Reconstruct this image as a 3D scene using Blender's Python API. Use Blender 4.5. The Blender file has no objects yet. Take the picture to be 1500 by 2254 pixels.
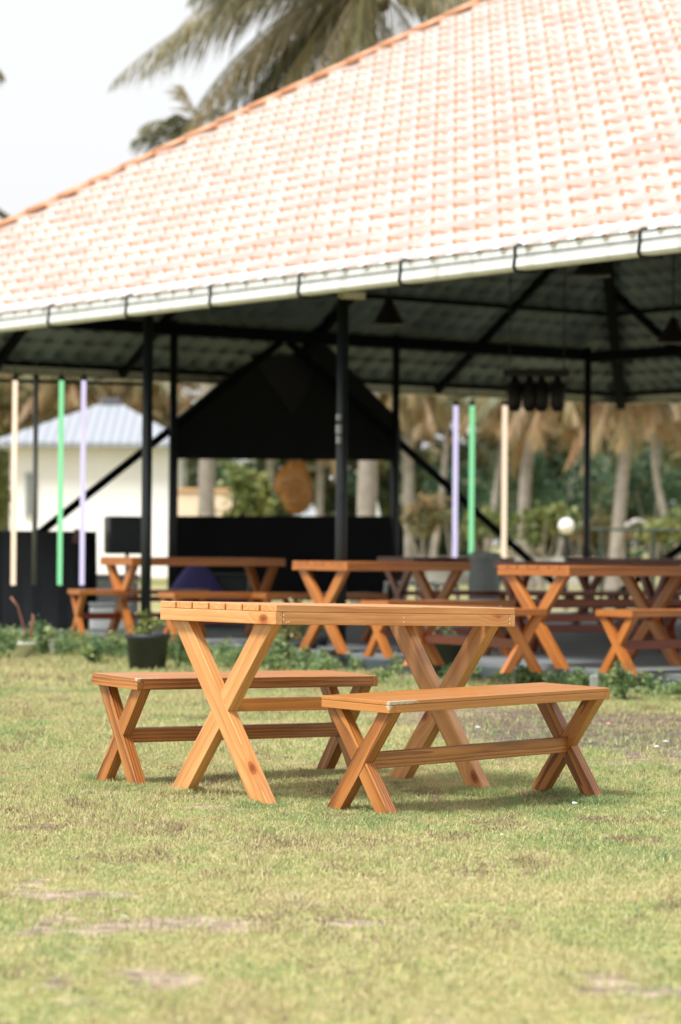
import bpy, bmesh, math, random
import numpy as np
from mathutils import Vector, Matrix
R = random.Random(7)
C = bpy.context.scene.collection
sc = bpy.context.scene
PI = math.pi

# ------------------------------------------------------------------ camera
CF, CH, CP, CR = 5970.0, 0.983, 0.0108, 0.0085
cam = bpy.data.cameras.new('camera'); camo = bpy.data.objects.new('camera', cam); C.objects.link(camo)
Fv = Vector((0, math.cos(CP), math.sin(CP))); Up = Vector((0, -math.sin(CP), math.cos(CP)))
Rv = Vector((1, 0, 0)) * math.cos(CR) + Up * math.sin(CR); Uv = Vector((-1, 0, 0)) * math.sin(CR) + Up * math.cos(CR)
M = Matrix((Rv, Uv, -Fv)).transposed().to_4x4(); M.translation = (0, 0, CH); camo.matrix_world = M
cam.sensor_fit = 'VERTICAL'; cam.sensor_height = 36; cam.sensor_width = 24; cam.lens = CF / 2254 * 36
cam.clip_start = .1; cam.clip_end = 2000
cam.dof.use_dof = True; cam.dof.focus_distance = 10.05; cam.dof.aperture_fstop = 3.2
sc.camera = camo

def ray(px, py):
    a = px - 750; b = py - 1127; cr, sr = math.cos(CR), math.sin(CR)
    x = (cr * a + sr * b) / CF; y = (-sr * a + cr * b) / CF
    return Vector((x, math.cos(CP) + y * math.sin(CP), math.sin(CP) - y * math.cos(CP)))
def at(px, py, d):                       # point seen at that pixel, d metres deep
    r = ray(px, py); return Vector((0, 0, CH)) + r * (d / r.y)
def atz(px, py, z):
    r = ray(px, py); return Vector((0, 0, CH)) + r * ((z - CH) / r.z)
def hor(px): return 1127 + CF * math.tan(CP) + math.sin(CR) * (px - 750)

# ------------------------------------------------------------------ materials
def mat(name):
    m = bpy.data.materials.new(name); m.use_nodes = True
    nt = m.node_tree; b = nt.nodes['Principled BSDF']; return m, nt, b
def N(nt, t, **k):
    n = nt.nodes.new(t)
    for a, v in k.items():
        if a.startswith('i_'): n.inputs[a[2:].replace('_', ' ')].default_value = v
        else: setattr(n, a, v)
    return n
def ramp(nt, stops, inter='LINEAR'):
    r = nt.nodes.new('ShaderNodeValToRGB'); cr = r.color_ramp; cr.interpolation = inter
    while len(cr.elements) < len(stops): cr.elements.new(.5)
    for e, (p, c) in zip(cr.elements, stops): e.position = p; e.color = (*c, 1) if len(c) == 3 else c
    return r
def srgb(r, g, b):
    f = lambda v: ((v / 255 + .055) / 1.055) ** 2.4 if v > 10 else v / 255 / 12.92
    return (f(r), f(g), f(b))
def plain(name, col, rough=.6, var=.15, scale=8, metallic=0, bump=0, coat=0):
    m, nt, b = mat(name); L = nt.links.new
    tc = N(nt, 'ShaderNodeTexCoord'); n = N(nt, 'ShaderNodeTexNoise'); n.inputs['Scale'].default_value = scale; n.inputs['Detail'].default_value = 6
    L(tc.outputs['Object'], n.inputs['Vector'])
    r = ramp(nt, [(.3, tuple(c * (1 - var) for c in col)), (.7, tuple(min(1, c * (1 + var)) for c in col))])
    L(n.outputs['Fac'], r.inputs['Fac']); L(r.outputs['Color'], b.inputs['Base Color'])
    b.inputs['Roughness'].default_value = rough; b.inputs['Metallic'].default_value = metallic; b.inputs['Coat Weight'].default_value = coat
    if bump:
        bp = N(nt, 'ShaderNodeBump'); bp.inputs['Strength'].default_value = bump; bp.inputs['Distance'].default_value = .02
        L(n.outputs['Fac'], bp.inputs['Height']); L(bp.outputs['Normal'], b.inputs['Normal'])
    return m
def wood(name, lo, mid, hi, ring=34, rough=.3, contrast=1.0, knotcol=(.16, .03, .008)):
    """varnished pine: rings round the board's own axis, fine fibre, one knot per board where asked, chipped pale wear"""
    m, nt, b = mat(name); L = nt.links.new
    g = N(nt, 'ShaderNodeAttribute', attribute_name='grain'); kn = N(nt, 'ShaderNodeAttribute', attribute_name='knot'); ch = N(nt, 'ShaderNodeAttribute', attribute_name='chip')
    mp = N(nt, 'ShaderNodeMapping'); mp.inputs['Scale'].default_value = (.09, 1, 1); L(g.outputs['Vector'], mp.inputs['Vector'])
    # knot warps the rings
    kl = N(nt, 'ShaderNodeVectorMath', operation='LENGTH')
    ks = N(nt, 'ShaderNodeVectorMath', operation='MULTIPLY'); ks.inputs[1].default_value = (.62, 1, 1); L(kn.outputs['Vector'], ks.inputs[0]); L(ks.outputs['Vector'], kl.inputs[0])
    kw = N(nt, 'ShaderNodeMapRange'); kw.inputs['From Min'].default_value = 0; kw.inputs['From Max'].default_value = .07; kw.inputs['To Min'].default_value = .03; kw.inputs['To Max'].default_value = 0
    L(kl.outputs['Value'], kw.inputs['Value'])
    cb = N(nt, 'ShaderNodeCombineXYZ'); L(kw.outputs['Result'], cb.inputs['Y']); L(kw.outputs['Result'], cb.inputs['Z'])
    ad = N(nt, 'ShaderNodeVectorMath', operation='ADD'); L(mp.outputs['Vector'], ad.inputs[0]); L(cb.outputs['Vector'], ad.inputs[1])
    nz = N(nt, 'ShaderNodeTexNoise'); nz.inputs['Scale'].default_value = 16; nz.inputs['Detail'].default_value = 2; L(ad.outputs['Vector'], nz.inputs['Vector'])
    sub = N(nt, 'ShaderNodeVectorMath', operation='MULTIPLY_ADD'); sub.inputs[1].default_value = (.02, .028, .028); L(nz.outputs['Color'], sub.inputs[0]); L(ad.outputs['Vector'], sub.inputs[2])
    wv = N(nt, 'ShaderNodeTexWave', wave_type='RINGS', rings_direction='X', wave_profile='SAW'); wv.inputs['Scale'].default_value = ring; wv.inputs['Distortion'].default_value = .6; wv.inputs['Detail'].default_value = 1
    L(sub.outputs['Vector'], wv.inputs['Vector'])
    mf = N(nt, 'ShaderNodeMapping'); mf.inputs['Scale'].default_value = (5, 160, 160); L(g.outputs['Vector'], mf.inputs['Vector'])
    fb = N(nt, 'ShaderNodeTexNoise'); fb.inputs['Scale'].default_value = 2; fb.inputs['Detail'].default_value = 3; L(mf.outputs['Vector'], fb.inputs['Vector'])
    ml = N(nt, 'ShaderNodeMapping'); ml.inputs['Scale'].default_value = (1.5, 9, 9); L(g.outputs['Vector'], ml.inputs['Vector'])
    lg = N(nt, 'ShaderNodeTexNoise'); lg.inputs['Scale'].default_value = 1.5; lg.inputs['Detail'].default_value = 3; L(ml.outputs['Vector'], lg.inputs['Vector'])
    a1 = N(nt, 'ShaderNodeMath', operation='MULTIPLY_ADD'); a1.inputs[1].default_value = .45 * contrast; L(wv.outputs['Fac'], a1.inputs[0])
    a2 = N(nt, 'ShaderNodeMath', operation='MULTIPLY_ADD'); a2.inputs[1].default_value = .5; L(fb.outputs['Fac'], a2.inputs[0])
    a3 = N(nt, 'ShaderNodeMath', operation='MULTIPLY_ADD'); a3.inputs[1].default_value = .9; a3.inputs[2].default_value = -.42; L(lg.outputs['Fac'], a3.inputs[0])
    L(a3.outputs[0], a2.inputs[2]); L(a2.outputs[0], a1.inputs[2])
    r = ramp(nt, [(.0, hi), (.42, mid), (.95, lo)]); L(a1.outputs[0], r.inputs['Fac'])
    # knot colour: dark eye, orange halo
    kr = ramp(nt, [(0, (.2, .06, .02)), (.1, (.5, .22, .08)), (.14, (.22, .06, .03)), (.22, (.75, .45, .22)), (.27, (.5, .25, .12)), (.42, (.97, .78, .58)), (1, (1, 1, 1))])
    k2 = N(nt, 'ShaderNodeMath', operation='MULTIPLY'); k2.inputs[1].default_value = 20; L(kl.outputs['Value'], k2.inputs[0]); L(k2.outputs[0], kr.inputs['Fac'])
    kf = ramp(nt, [(0, (1, 1, 1)), (.35, (1, 1, 1)), (.95, (0, 0, 0))]); L(k2.outputs[0], kf.inputs['Fac'])
    mx = N(nt, 'ShaderNodeMixRGB', blend_type='MIX'); L(kf.outputs['Color'], mx.inputs['Fac']); L(r.outputs['Color'], mx.inputs['Color1'])
    mm = N(nt, 'ShaderNodeMixRGB', blend_type='MULTIPLY'); mm.inputs['Fac'].default_value = 1; L(r.outputs['Color'], mm.inputs['Color1']); L(kr.outputs['Color'], mm.inputs['Color2']); L(mm.outputs['Color'], mx.inputs['Color2'])
    # chips
    cl = N(nt, 'ShaderNodeVectorMath', operation='LENGTH'); L(ch.outputs['Vector'], cl.inputs[0])
    mc = N(nt, 'ShaderNodeMapping'); mc.inputs['Scale'].default_value = (60, 110, 110); L(g.outputs['Vector'], mc.inputs['Vector'])
    cn = N(nt, 'ShaderNodeTexNoise'); cn.inputs['Scale'].default_value = 1; cn.inputs['Detail'].default_value = 4; L(mc.outputs['Vector'], cn.inputs['Vector'])
    cs = N(nt, 'ShaderNodeMath', operation='SUBTRACT'); L(cn.outputs['Fac'], cs.inputs[0])
    cq = N(nt, 'ShaderNodeMath', operation='MULTIPLY'); cq.inputs[1].default_value = .55; L(cl.outputs['Value'], cq.inputs[0]); L(cq.outputs[0], cs.inputs[1])
    cm = ramp(nt, [(.2, (0, 0, 0)), (.26, (1, 1, 1))]); L(cs.outputs[0], cm.inputs['Fac'])
    m2 = N(nt, 'ShaderNodeMixRGB'); m2.inputs['Color2'].default_value = (.52, .42, .31, 1); L(cm.outputs['Color'], m2.inputs['Fac']); L(mx.outputs['Color'], m2.inputs['Color1'])
    L(m2.outputs['Color'], b.inputs['Base Color'])
    rr = N(nt, 'ShaderNodeMapRange'); rr.inputs['To Min'].default_value = rough - .08; rr.inputs['To Max'].default_value = rough + .2; L(lg.outputs['Fac'], rr.inputs['Value']); L(rr.outputs['Result'], b.inputs['Roughness'])
    bp = N(nt, 'ShaderNodeBump'); bp.inputs['Strength'].default_value = .25; bp.inputs['Distance'].default_value = .0008; L(a1.outputs[0], bp.inputs['Height']); L(bp.outputs['Normal'], b.inputs['Normal'])
    b.inputs['Coat Weight'].default_value = .35; b.inputs['Coat Roughness'].default_value = .22
    return m
M_TABLE = wood('honey_pine', srgb(162, 96, 44), srgb(204, 144, 86), srgb(224, 174, 118), ring=17, rough=.3, contrast=.68)
M_BENCH = wood('brown_stained_pine', srgb(108, 56, 22), srgb(180, 114, 56), srgb(200, 138, 76), ring=26, rough=.36, contrast=1.35)
M_BENCHTOP = wood('worn_bench_top', srgb(158, 98, 46), srgb(184, 120, 60), srgb(200, 138, 78), ring=24, rough=.34, contrast=.8)
M_STRETCH = wood('orange_pine', srgb(186, 104, 30), srgb(212, 138, 58), srgb(224, 152, 74), ring=22, rough=.3)
M_PAV = wood('orange_varnished_pine', srgb(132, 70, 26), srgb(178, 106, 48), srgb(202, 134, 68), ring=24, rough=.28)
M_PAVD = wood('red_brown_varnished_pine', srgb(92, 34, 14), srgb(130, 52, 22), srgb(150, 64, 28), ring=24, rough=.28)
M_BLACK = plain('black_painted_steel', (.006, .010, .013), .45, .3, 6)
M_CLOTH = plain('black_cloth', (.004, .005, .007), .95, .3, 3)
M_WHITE = plain('white_painted_metal', (.82, .83, .82), .35, .04, 2)
M_CONC = plain('painted_concrete', (.2, .215, .22), .55, .25, 1.6, bump=.2)
M_CONCL = plain('rough_grey_concrete', (.3, .3, .28), .85, .3, 5, bump=.3)
M_LINING = plain('grey_roof_lining', (.15, .19, .205), .8, .35, 1.3)
M_FILL = plain('filler', (.85, .72, .55), .6, .1, 20)

# ------------------------------------------------------------------ mesh helpers
def newbm():
    bm = bmesh.new()
    for n in ('grain', 'knot', 'chip'): bm.verts.layers.float_vector.new(n)
    return bm
FAR = Vector((50, 0, 0))
def setattrs(bm, vs, off, knot=None, chip=None):
    g, k, c = (bm.verts.layers.float_vector[n] for n in ('grain', 'knot', 'chip'))
    for v in vs:
        p = v.co.copy(); v[g] = p + off
        v[k] = (p - knot) if knot is not None else FAR
        if chip is not None:
            q = p - chip[0]; v[c] = Vector((q.x / chip[1][0], q.y / chip[1][1], q.z / chip[1][2]))
        else: v[c] = FAR
def roff(): return Vector((R.uniform(-20, 20), R.uniform(-.09, .09), R.uniform(.02, .12) * R.choice((-1, 1))))
def bevel_some(bm, faces_before, bev):
    pass
def board(bm, c, size, rot=None, bev=.003, axis=0, knot=None, chip=None, mi=0, off=None):
    """box centred at c; its grain runs along `axis`"""
    t = newbm() if bm.verts.layers.float_vector.get('grain') else bmesh.new()
    s = list(size)
    order = {0: (0, 1, 2), 1: (1, 2, 0), 2: (2, 0, 1)}[axis]
    bmesh.ops.create_cube(t, size=1)
    ls = [s[order[0]], s[order[1]], s[order[2]]]
    for v in t.verts: v.co = Vector((v.co.x * ls[0], v.co.y * ls[1], v.co.z * ls[2]))
    if bev: bmesh.ops.bevel(t, geom=t.edges[:], offset=bev, segments=2, affect='EDGES', profile=.6)
    if t.verts.layers.float_vector.get('grain'): setattrs(t, t.verts, off if off is not None else roff(), knot, chip)
    P = Matrix([[1 if order[c2] == r else 0 for c2 in range(3)] for r in range(3)])
    Mx = Matrix.Translation(c) @ (rot.to_4x4() if rot else Matrix()) @ P.to_4x4()
    bmesh.ops.transform(t, matrix=Mx, verts=t.verts)
    for f in t.faces: f.material_index = mi
    join(bm, t)
def join(bm, t):
    me = bpy.data.meshes.new('tmp'); t.to_mesh(me); t.free(); bm.from_mesh(me); bpy.data.meshes.remove(me)
def clip(poly, p, n):
    out = []
    for i in range(len(poly)):
        a, b = poly[i], poly[(i + 1) % len(poly)]
        da = (a[0] - p[0]) * n[0] + (a[1] - p[1]) * n[1]; db = (b[0] - p[0]) * n[0] + (b[1] - p[1]) * n[1]
        if da >= 0: out.append(a)
        if (da >= 0) != (db >= 0):
            t = da / (da - db); out.append((a[0] + t * (b[0] - a[0]), a[1] + t * (b[1] - a[1])))
    return out
def prism(bm, poly, x0, x1, gdir, bev=.0035, knot=None, chip=None):
    """poly in the (y,z) plane, extruded from x0 to x1, grain along gdir (2-D)"""
    t = newbm()
    a = [t.verts.new((x0, y, z)) for y, z in poly]; b = [t.verts.new((x1, y, z)) for y, z in poly]
    n = len(poly)
    t.faces.new(a); t.faces.new(b[::-1])
    for i in range(n): t.faces.new((a[i], b[i], b[(i + 1) % n], a[(i + 1) % n]))
    bmesh.ops.recalc_face_normals(t, faces=t.faces)
    if bev: bmesh.ops.bevel(t, geom=t.edges[:], offset=bev, segments=2, affect='EDGES', profile=.6)
    g = Vector((0, gdir[0], gdir[1])).normalized(); h = Vector((0, -g.z, g.y)); x = Vector((1, 0, 0))
    gl, kl, cl = (t.verts.layers.float_vector[q] for q in ('grain', 'knot', 'chip')); off = roff()
    kv = None
    if knot is not None: kp = Vector(knot); kv = Vector((kp.dot(g), kp.dot(h), kp.dot(x)))
    for v in t.verts:
        p = Vector((v.co.dot(g), v.co.dot(h), v.co.dot(x))); v[gl] = p + off
        v[kl] = (p - kv) if kv is not None else FAR
        v[cl] = FAR
    join(bm, t)
def obj(name, bm, m, parent=None, smooth=False):
    me = bpy.data.meshes.new(name); bm.to_mesh(me); bm.free()
    for mm in (m if isinstance(m, (list, tuple)) else [m]): me.materials.append(mm)
    if smooth:
        for p in me.polygons: p.use_smooth = True
    o = bpy.data.objects.new(name, me); C.objects.link(o)
    if parent: o.parent = parent
    return o
def thing(name, label, cat, loc=(0, 0, 0), rz=0, group=None):
    o = bpy.data.objects.new(name, None); C.objects.link(o); o.empty_display_size = .1
    o.location = loc; o.rotation_euler = (0, 0, rz); o['label'] = label; o['category'] = cat
    if group: o['group'] = group
    return o
def tag(o, label, cat, group=None):
    o['label'] = label; o['category'] = cat
    if group: o['group'] = group
    return o
def struct(o, kind='structure'): o['kind'] = kind; return o
def copy_tree(o, parent=None):
    c = o.copy(); C.objects.link(c)
    if parent: c.parent = parent
    for ch in list(o.children): copy_tree(ch, c)
    return c
def tube(bm, pts, rads, seg=10, cap=True):
    rings = []; pts = [Vector(p) for p in pts]
    prev = None
    for i, p in enumerate(pts):
        d = (pts[min(i + 1, len(pts) - 1)] - pts[max(i - 1, 0)]).normalized()
        u = d.orthogonal().normalized() if prev is None else (prev - d * prev.dot(d)).normalized()
        prev = u; w = d.cross(u); r = rads[i] if hasattr(rads, '__len__') else rads
        rings.append([bm.verts.new(p + (u * math.cos(2 * PI * k / seg) + w * math.sin(2 * PI * k / seg)) * r) for k in range(seg)])
    for a, b in zip(rings, rings[1:]):
        for k in range(seg): bm.faces.new((a[k], a[(k + 1) % seg], b[(k + 1) % seg], b[k]))
    if cap: bm.faces.new(rings[0][::-1]); bm.faces.new(rings[-1])
def lathe(bm, prof, c=(0, 0, 0), seg=24):
    rings = [[bm.verts.new((c[0] + r * math.cos(2 * PI * k / seg), c[1] + r * math.sin(2 * PI * k / seg), c[2] + z)) for k in range(seg)] for r, z in prof]
    for a, b in zip(rings, rings[1:]):
        for k in range(seg): bm.faces.new((a[k], a[(k + 1) % seg], b[(k + 1) % seg], b[k]))
    if prof[0][0] > 1e-4: bm.faces.new(rings[0][::-1])
def beam(bm, a, b, w, h, up=Vector((0, 0, 1)), bev=.004):
    a, b = Vector(a), Vector(b); d = (b - a); L = d.length; d.normalize()
    s = d.cross(up).normalized(); u = s.cross(d)
    rot = Matrix((d, s, u)).transposed()
    board(bm, (a + b) / 2, (L, w, h), rot, bev)
def npmesh(name, V, F, m, parent=None, attrs=None, smooth=False):
    """V (n,3), F (m,k) with constant k"""
    me = bpy.data.meshes.new(name); n, k = F.shape
    me.vertices.add(len(V)); me.vertices.foreach_set('co', V.astype(np.float32).ravel())
    me.loops.add(n * k); me.loops.foreach_set('vertex_index', F.astype(np.int32).ravel())
    me.polygons.add(n); me.polygons.foreach_set('loop_start', np.arange(0, n * k, k, dtype=np.int32)); me.polygons.foreach_set('loop_total', np.full(n, k, dtype=np.int32))
    if smooth: me.polygons.foreach_set('use_smooth', np.ones(n, dtype=bool))
    me.update(calc_edges=True)
    for an, av in (attrs or {}).items():
        a = me.attributes.new(an, 'FLOAT', 'POINT'); a.data.foreach_set('value', av.astype(np.float32))
    for mm in (m if isinstance(m, (list, tuple)) else [m]): me.materials.append(mm)
    o = bpy.data.objects.new(name, me); C.objects.link(o)
    if parent: o.parent = parent
    return o

# ------------------------------------------------------------------ value noise for ground
rng = np.random.default_rng(5)
LAT = rng.random((256, 256))
def vn(x, y):
    xi = np.floor(x).astype(int); yi = np.floor(y).astype(int); fx = x - xi; fy = y - yi
    fx = fx * fx * (3 - 2 * fx); fy = fy * fy * (3 - 2 * fy)
    g = lambda a, b: LAT[a & 255, b & 255]
    return (g(xi, yi) * (1 - fx) + g(xi + 1, yi) * fx) * (1 - fy) + (g(xi, yi + 1) * (1 - fx) + g(xi + 1, yi + 1) * fx) * fy
def fbm(x, y, o=4):
    s = 0; a = .5; t = 0
    for i in range(o): s = s + a * vn(x * 2 ** i + 17 * i, y * 2 ** i + 31 * i); t += a; a *= .5
    return s / t
def gz(x, y):
    return (fbm(x * 1.4, y * 1.4, 3) - .5) * .02 + (fbm(x * 9, y * 9, 3) - .5) * .016
# pavilion plan frame
PH = -.94
E1 = np.array([math.cos(PH), math.sin(PH)]); E2 = np.array([-E1[1], E1[0]])
PL = np.array([-6.14, 28.09])
def ab(x, y): d0 = x - PL[0]; d1 = y - PL[1]; return d0 * E1[0] + d1 * E1[1], d0 * E2[0] + d1 * E2[1]
def soil(x, y):
    n = fbm(x * 2.1, y * 1.3, 4); n2 = fbm(x * 8 + 40, y * 5 + 9, 4)
    near = np.clip((6.8 - y) / 1.2, 0, 1) * .15
    yard = np.exp(-((x - 1.6) / .85) ** 2 - ((y - 14.3) / 1.35) ** 2) * .95
    yard2 = np.exp(-((x - .75) / .6) ** 2 - ((y - 15.4) / .9) ** 2) * .3
    strip = np.exp(-((x + .62) / .35) ** 2 - ((y - 7.55) / .07) ** 2) * .3 + np.exp(-((x + .42) / .2) ** 2 - ((y - 7.0) / .12) ** 2) * .25
    strip = strip + np.exp(-((x + .25) / .35) ** 2 - ((y - 6.1) / .12) ** 2) * .2
    a, b = ab(x, y)
    edge = np.exp(-((b - .55) / .28) ** 2) * .12
    v = n * .5 + n2 * .5 + near + yard + yard2 + strip + edge
    return np.clip((v - .645) / .08, 0, 1)
def damp(x, y): return np.clip(np.exp(-((x - 1.6) / 1.3) ** 2 - ((y - 14.6) / 2.2) ** 2) * 1.6, 0, 1)

# ------------------------------------------------------------------ ground
m, nt, b = mat('ground_soil_and_turf'); L = nt.links.new
so = N(nt, 'ShaderNodeAttribute', attribute_name='soil'); tc = N(nt, 'ShaderNodeTexCoord')
n1 = N(nt, 'ShaderNodeTexNoise'); n1.inputs['Scale'].default_value = 14; n1.inputs['Detail'].default_value = 8; L(tc.outputs['Object'], n1.inputs['Vector'])
n2 = N(nt, 'ShaderNodeTexNoise'); n2.inputs['Scale'].default_value = .09; n2.inputs['Detail'].default_value = 4; L(tc.outputs['Object'], n2.inputs['Vector'])
rs = ramp(nt, [(.3, (.11, .075, .055)), (.48, (.26, .19, .14)), (.66, (.42, .33, .255))]); L(n1.outputs['Fac'], rs.inputs['Fac'])
rg = ramp(nt, [(.35, (.17, .20, .06)), (.55, (.30, .29, .10)), (.7, (.42, .36, .17))]); L(n1.outputs['Fac'], rg.inputs['Fac'])
rf = ramp(nt, [(.4, (.20, .21, .06)), (.5, (.36, .29, .15)), (.62, (.24, .24, .08))]); L(n2.outputs['Fac'], rf.inputs['Fac'])
fa = N(nt, 'ShaderNodeAttribute', attribute_name='far')
x1 = N(nt, 'ShaderNodeMixRGB'); L(fa.outputs['Fac'], x1.inputs['Fac']); L(rg.outputs['Color'], x1.inputs['Color1']); L(rf.outputs['Color'], x1.inputs['Color2'])
da = N(nt, 'ShaderNodeAttribute', attribute_name='damp'); rd = ramp(nt, [(.3, (.035, .024, .017)), (.5, (.115, .08, .055)), (.7, (.20, .15, .11))]); L(n1.outputs['Fac'], rd.inputs['Fac'])
xd = N(nt, 'ShaderNodeMixRGB'); L(da.outputs['Fac'], xd.inputs['Fac']); L(rs.outputs['Color'], xd.inputs['Color1']); L(rd.outputs['Color'], xd.inputs['Color2'])
x2 = N(nt, 'ShaderNodeMixRGB'); L(so.outputs['Fac'], x2.inputs['Fac']); L(x1.outputs['Color'], x2.inputs['Color1']); L(xd.outputs['Color'], x2.inputs['Color2'])
L(x2.outputs['Color'], b.inputs['Base Color']); b.inputs['Roughness'].default_value = .95
bp = N(nt, 'ShaderNodeBump'); bp.inputs['Strength'].default_value = .5; bp.inputs['Distance'].default_value = .01; L(n1.outputs['Fac'], bp.inputs['Height']); L(bp.outputs['Normal'], b.inputs['Normal'])
M_GROUND = m
xs = np.concatenate([[-600, -250, -100, -40, -18, -9, -6], np.arange(-4, 4.001, .045), [6, 9, 18, 40, 100, 250, 600]])
ys = np.concatenate([[-300, -80, -20, -4, 0, 2.5], np.arange(3.8, 26, .045), np.arange(27, 60, 2), [70, 90, 130, 200, 400, 1200]])
X, Y = np.meshgrid(xs, ys); x = X.ravel(); y = Y.ravel()
fade = np.clip((30 - y) / 4, 0, 1) * np.clip((8 - np.abs(x)) / 3, 0, 1)
z = gz(x, y) * fade - .004
V = np.stack([x, y, z], 1); nx, ny = len(xs), len(ys)
i = np.arange((ny - 1) * (nx - 1)); r_ = i // (nx - 1); c_ = i % (nx - 1); v0 = r_ * nx + c_
F = np.stack([v0, v0 + 1, v0 + nx + 1, v0 + nx], 1)
struct(npmesh('ground', V, F, M_GROUND, attrs={'soil': soil(x, y) * fade, 'damp': damp(x, y), 'far': 1 - fade}, smooth=True))

# grass blades
m, nt, b = mat('short_lawn_blades'); L = nt.links.new
rn = N(nt, 'ShaderNodeAttribute', attribute_name='rnd'); dr = N(nt, 'ShaderNodeAttribute', attribute_name='dry')
r1 = ramp(nt, [(0, (.20, .31, .13)), (.3, (.36, .42, .17)), (.55, (.50, .50, .215)), (.78, (.62, .54, .29)), (.9, (.62, .50, .33)), (1, (.24, .15, .11))]); L(rn.outputs['Fac'], r1.inputs['Fac'])
x1 = N(nt, 'ShaderNodeMixRGB'); x1.inputs['Color2'].default_value = (.58, .50, .27, 1); L(dr.outputs['Fac'], x1.inputs['Fac']); L(r1.outputs['Color'], x1.inputs['Color1'])
L(x1.outputs['Color'], b.inputs['Base Color']); b.inputs['Roughness'].default_value = .6
tr = N(nt, 'ShaderNodeBsdfTranslucent'); L(x1.outputs['Color'], tr.inputs['Color']); ms = N(nt, 'ShaderNodeMixShader'); ms.inputs['Fac'].default_value = .35
L(b.outputs[0], ms.inputs[1]); L(tr.outputs[0], ms.inputs[2]); L(ms.outputs[0], nt.nodes['Material Output'].inputs['Surface'])
M_GRASS = m
def blades(n, y0, y1, hmin, hmax, wid, keep=None, lean=(.2, 1.3)):
    y = y0 + (y1 - y0) * rng.random(n * 2); x = (rng.random(n * 2) * 2 - 1) * (.128 * y1 + .75)
    k = np.abs(x) < .128 * y + .75; a, bb = ab(x, y); k &= bb < .70
    s = soil(x, y); k &= rng.random(len(x)) > s * .8
    if keep is not None: k &= keep(x, y)
    x, y = x[k][:n], y[k][:n]; n = len(x); z0 = gz(x, y) - .004
    th = rng.random(n) * 2 * PI; ln = (hmin + (hmax - hmin) * rng.random(n) ** 1.5) * (.35 + 1.3 * fbm(x * 4, y * 3, 3)); le = lean[0] + (lean[1] - lean[0]) * rng.random(n)
    dx = np.cos(th) * np.sin(le) * ln; dy = np.sin(th) * np.sin(le) * ln; dz = np.cos(le) * ln
    ph = rng.random(n) * 2 * PI; w = wid * (.6 + .8 * rng.random(n))
    wx = np.cos(ph) * w / 2; wy = np.sin(ph) * w / 2
    A = np.stack([x - wx, y - wy, z0], 1); B = np.stack([x + wx, y + wy, z0], 1)
    Mi = np.stack([x + dx * .45, y + dy * .45, z0 + dz * .62], 1); mw = np.stack([wx * .8, wy * .8, 0 * wx], 1)
    T = np.stack([x + dx, y + dy, z0 + dz], 1)
    V = np.stack([A, B, Mi + mw, Mi - mw, T], 1).reshape(-1, 3)
    b0 = np.arange(n) * 5
    F = np.concatenate([np.stack([b0, b0 + 1, b0 + 2], 1), np.stack([b0, b0 + 2, b0 + 3], 1), np.stack([b0 + 3, b0 + 2, b0 + 4], 1)])
    patch = fbm(x * 1.1 + 5, y * .8 + 3, 4) * .5 + fbm(x * 9 + 5, y * 6 + 3, 4) * .5
    r = np.clip(rng.random(n) * .75 + (patch - .5) * 1.5 + .12, 0, 1)
    r = np.where(rng.random(n) < .04, .98, r)
    br = fbm(x * 5.3 + 60, y * 3.1 + 20, 4); r = np.where((br > .66) & (rng.random(n) < .55), .985, r)
    dry = np.clip((fbm(x * 2.3 + 80, y * 1.7 + 50, 4) - .5) * 4, 0, .75)
    return V, F, np.repeat(r, 5), np.repeat(dry, 5)
parts = [blades(150000, 4.6, 8.5, .008, .026, .0034), blades(330000, 8.5, 12.5, .007, .024, .0032), blades(170000, 12.5, 18, .010, .034, .0045), blades(60000, 18, 25, .015, .06, .007),
         blades(2600, 5, 13, .05, .10, .003, lean=(1.1, 1.5))]
Vs, Fs, rs_, ds_, o_ = [], [], [], [], 0
for Vv, Ff, rr, dd in parts:
    Vs.append(Vv); Fs.append(Ff + o_); rs_.append(rr); ds_.append(dd); o_ += len(Vv)
rs_[-1] = rs_[-1] * 0 + .88
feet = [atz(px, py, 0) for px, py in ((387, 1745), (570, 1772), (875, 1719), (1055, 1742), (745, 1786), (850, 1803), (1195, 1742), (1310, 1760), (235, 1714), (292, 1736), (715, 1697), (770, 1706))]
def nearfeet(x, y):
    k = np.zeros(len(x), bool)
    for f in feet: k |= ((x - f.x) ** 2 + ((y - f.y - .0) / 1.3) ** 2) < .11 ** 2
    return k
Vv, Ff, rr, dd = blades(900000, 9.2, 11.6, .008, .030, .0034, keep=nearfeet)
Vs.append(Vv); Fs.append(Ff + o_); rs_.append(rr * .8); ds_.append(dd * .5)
g = npmesh('grass', np.concatenate(Vs), np.concatenate(Fs), M_GRASS, attrs={'rnd': np.concatenate(rs_), 'dry': np.concatenate(ds_)})
struct(g, 'stuff')

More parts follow.
